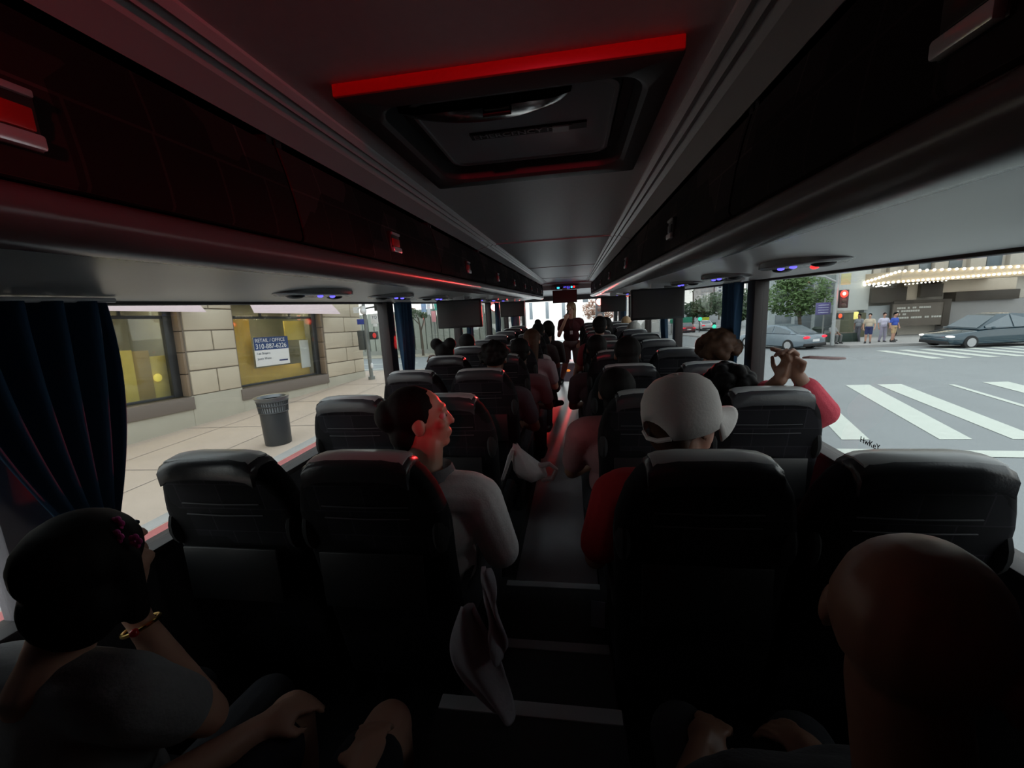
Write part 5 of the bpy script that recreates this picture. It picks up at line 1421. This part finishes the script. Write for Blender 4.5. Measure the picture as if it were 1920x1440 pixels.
# distant skyline down the right street
wcol = mat('white_tower', (0.70, 0.70, 0.70), 0.7)
gcol = mat('grey_pink_tower', (0.55, 0.50, 0.48), 0.7)
block('grey_tower', 'tall grey-pink tower far down the street, left of the white one', (33.5, 120, -6), 3.4, 6, 26, gcol, [(0.3 + 0.75 * i, 0.8 + 0.75 * i, 5 + 0.9 * k, 5.5 + 0.9 * k) for i in range(4) for k in range(8)], mat('pale_tower_glass', (0.45, 0.44, 0.45), 0.3))
block('white_tower', 'tall white tower with rows of dark windows far down the street', (37.2, 118, -6), 4.6, 6, 26, wcol, [(0.3 + 1.5 * i, 0.95 + 1.5 * i, 3.2 + 0.88 * k, 3.7 + 0.88 * k) for i in range(3) for k in range(9)], mat('tower_window', (0.14, 0.15, 0.18), 0.3))
block('slim_white_block', 'slim white block with dark windows just right of the window post', (45.6, 116, -6), 2.6, 6, 16, wcol, [(0.35, 0.95, 4 + 0.95 * k, 4.5 + 0.95 * k) for k in range(7)], D.materials['tower_window'])
for k, (x, y, r, h) in enumerate(((20.8, 78, 2.6, 3.4), (25.0, 84, 3.0, 4.2), (29.5, 92, 3.4, 4.6), (24.5, 70, 2.0, 2.8), (36.5, 100, 4.0, 5.2))):
    tree('dark green roadside tree far down the right street, %s from the left' % ORD[k], (x, y, GZ(y)), h, [((0, 0, h * 0.8), (r, r * 0.6, h * 0.42)), ((r * 0.5, 0, h * 0.65), (r * 0.7, r * 0.5, h * 0.35))], 900, 0.34, leafm[1], [([(0, 0, 0), (0, 0, h * 0.7)], [0.18, 0.1])], 30 + k, 'roadside_tree')
for k, (x, y, h, lab) in enumerate(((17.3, 75, 6.6, 'thin tall palm far down the right street, taller one'), (21.2, 80, 5.9, 'thin tall palm far down the right street, shorter one'))):
    t = thing('palm_tree', lab, 'palm', (x, y, GZ(y)))
    b = MB(); b.tube([(0, 0, 0), (0.05, 0, h * 0.5), (-0.05, 0, h)], [0.14, 0.11, 0.1], 8); b.build('trunk', bark, t)
    b = MB(); rnd = random.Random(50 + k)
    for q in range(16):
        a = rnd.uniform(0, 2 * PI); e = rnd.uniform(-0.6, 0.8)
        p0 = V((-0.05, 0, h)); d = V((math.cos(a), math.sin(a), e))
        p1 = p0 + d * 0.55; p2 = p0 + d * 0.9 + V((0, 0, -0.35))
        sd = V((-math.sin(a), math.cos(a), 0)) * 0.08
        b.add([p0, p1 + sd, p2, p1 - sd], [(0, 1, 2, 3)])
    b.build('fronds', leafm[1], t, smooth=0)
t = thing('highway_sign', 'wide green overhead road sign far down the right street', 'sign', (14.4, 60, -1.5))
b = MB(); b.box((0, 0, 0), (2.9, 0.1, 0.75)); b.build('panel', mat('green_road_sign', (0.03, 0.28, 0.17), 0.6), t, bevel=0.02)
b = MB(); b.tube([(-1.2, 0.12, -1.9), (-1.2, 0.12, 0.4)], 0.09, 8); b.build('posts', steel, t)
gl_ = mat('green_signal', (0.05, 0.5, 0.4), 0.3, emit=(0.08, 0.95, 0.6), estr=2.2)
for k, (x, z, lab) in enumerate(((16.85, -1.45, 'distant green traffic light beside the yellow plate, higher one'), (18.7, -2.55, 'distant green traffic light low over the right street, lower one'))):
    gz = GZ(60)
    t = thing('green_traffic_light', lab, 'traffic signal', (x, 60, gz))
    b = MB(); b.tube([(0, 0.2, 0), (0, 0.2, z - gz + 0.5)], 0.06, 8); b.box((0, 0.1, z - gz + 0.1), (0.4, 0.15, 0.9)); b.build('pole_and_head', dark_metal, t)
    b = MB(); b.ell((0, 0.0, z - gz), (0.27, 0.06, 0.27)); b.build('green_light', gl_, t)
    if k == 0:
        b = MB(); b.box((0.75, 0.1, z - gz), (0.9, 0.05, 0.4)); b.build('yellow_plate', mat('lime_plate', (0.55, 0.6, 0.05), 0.6), t)
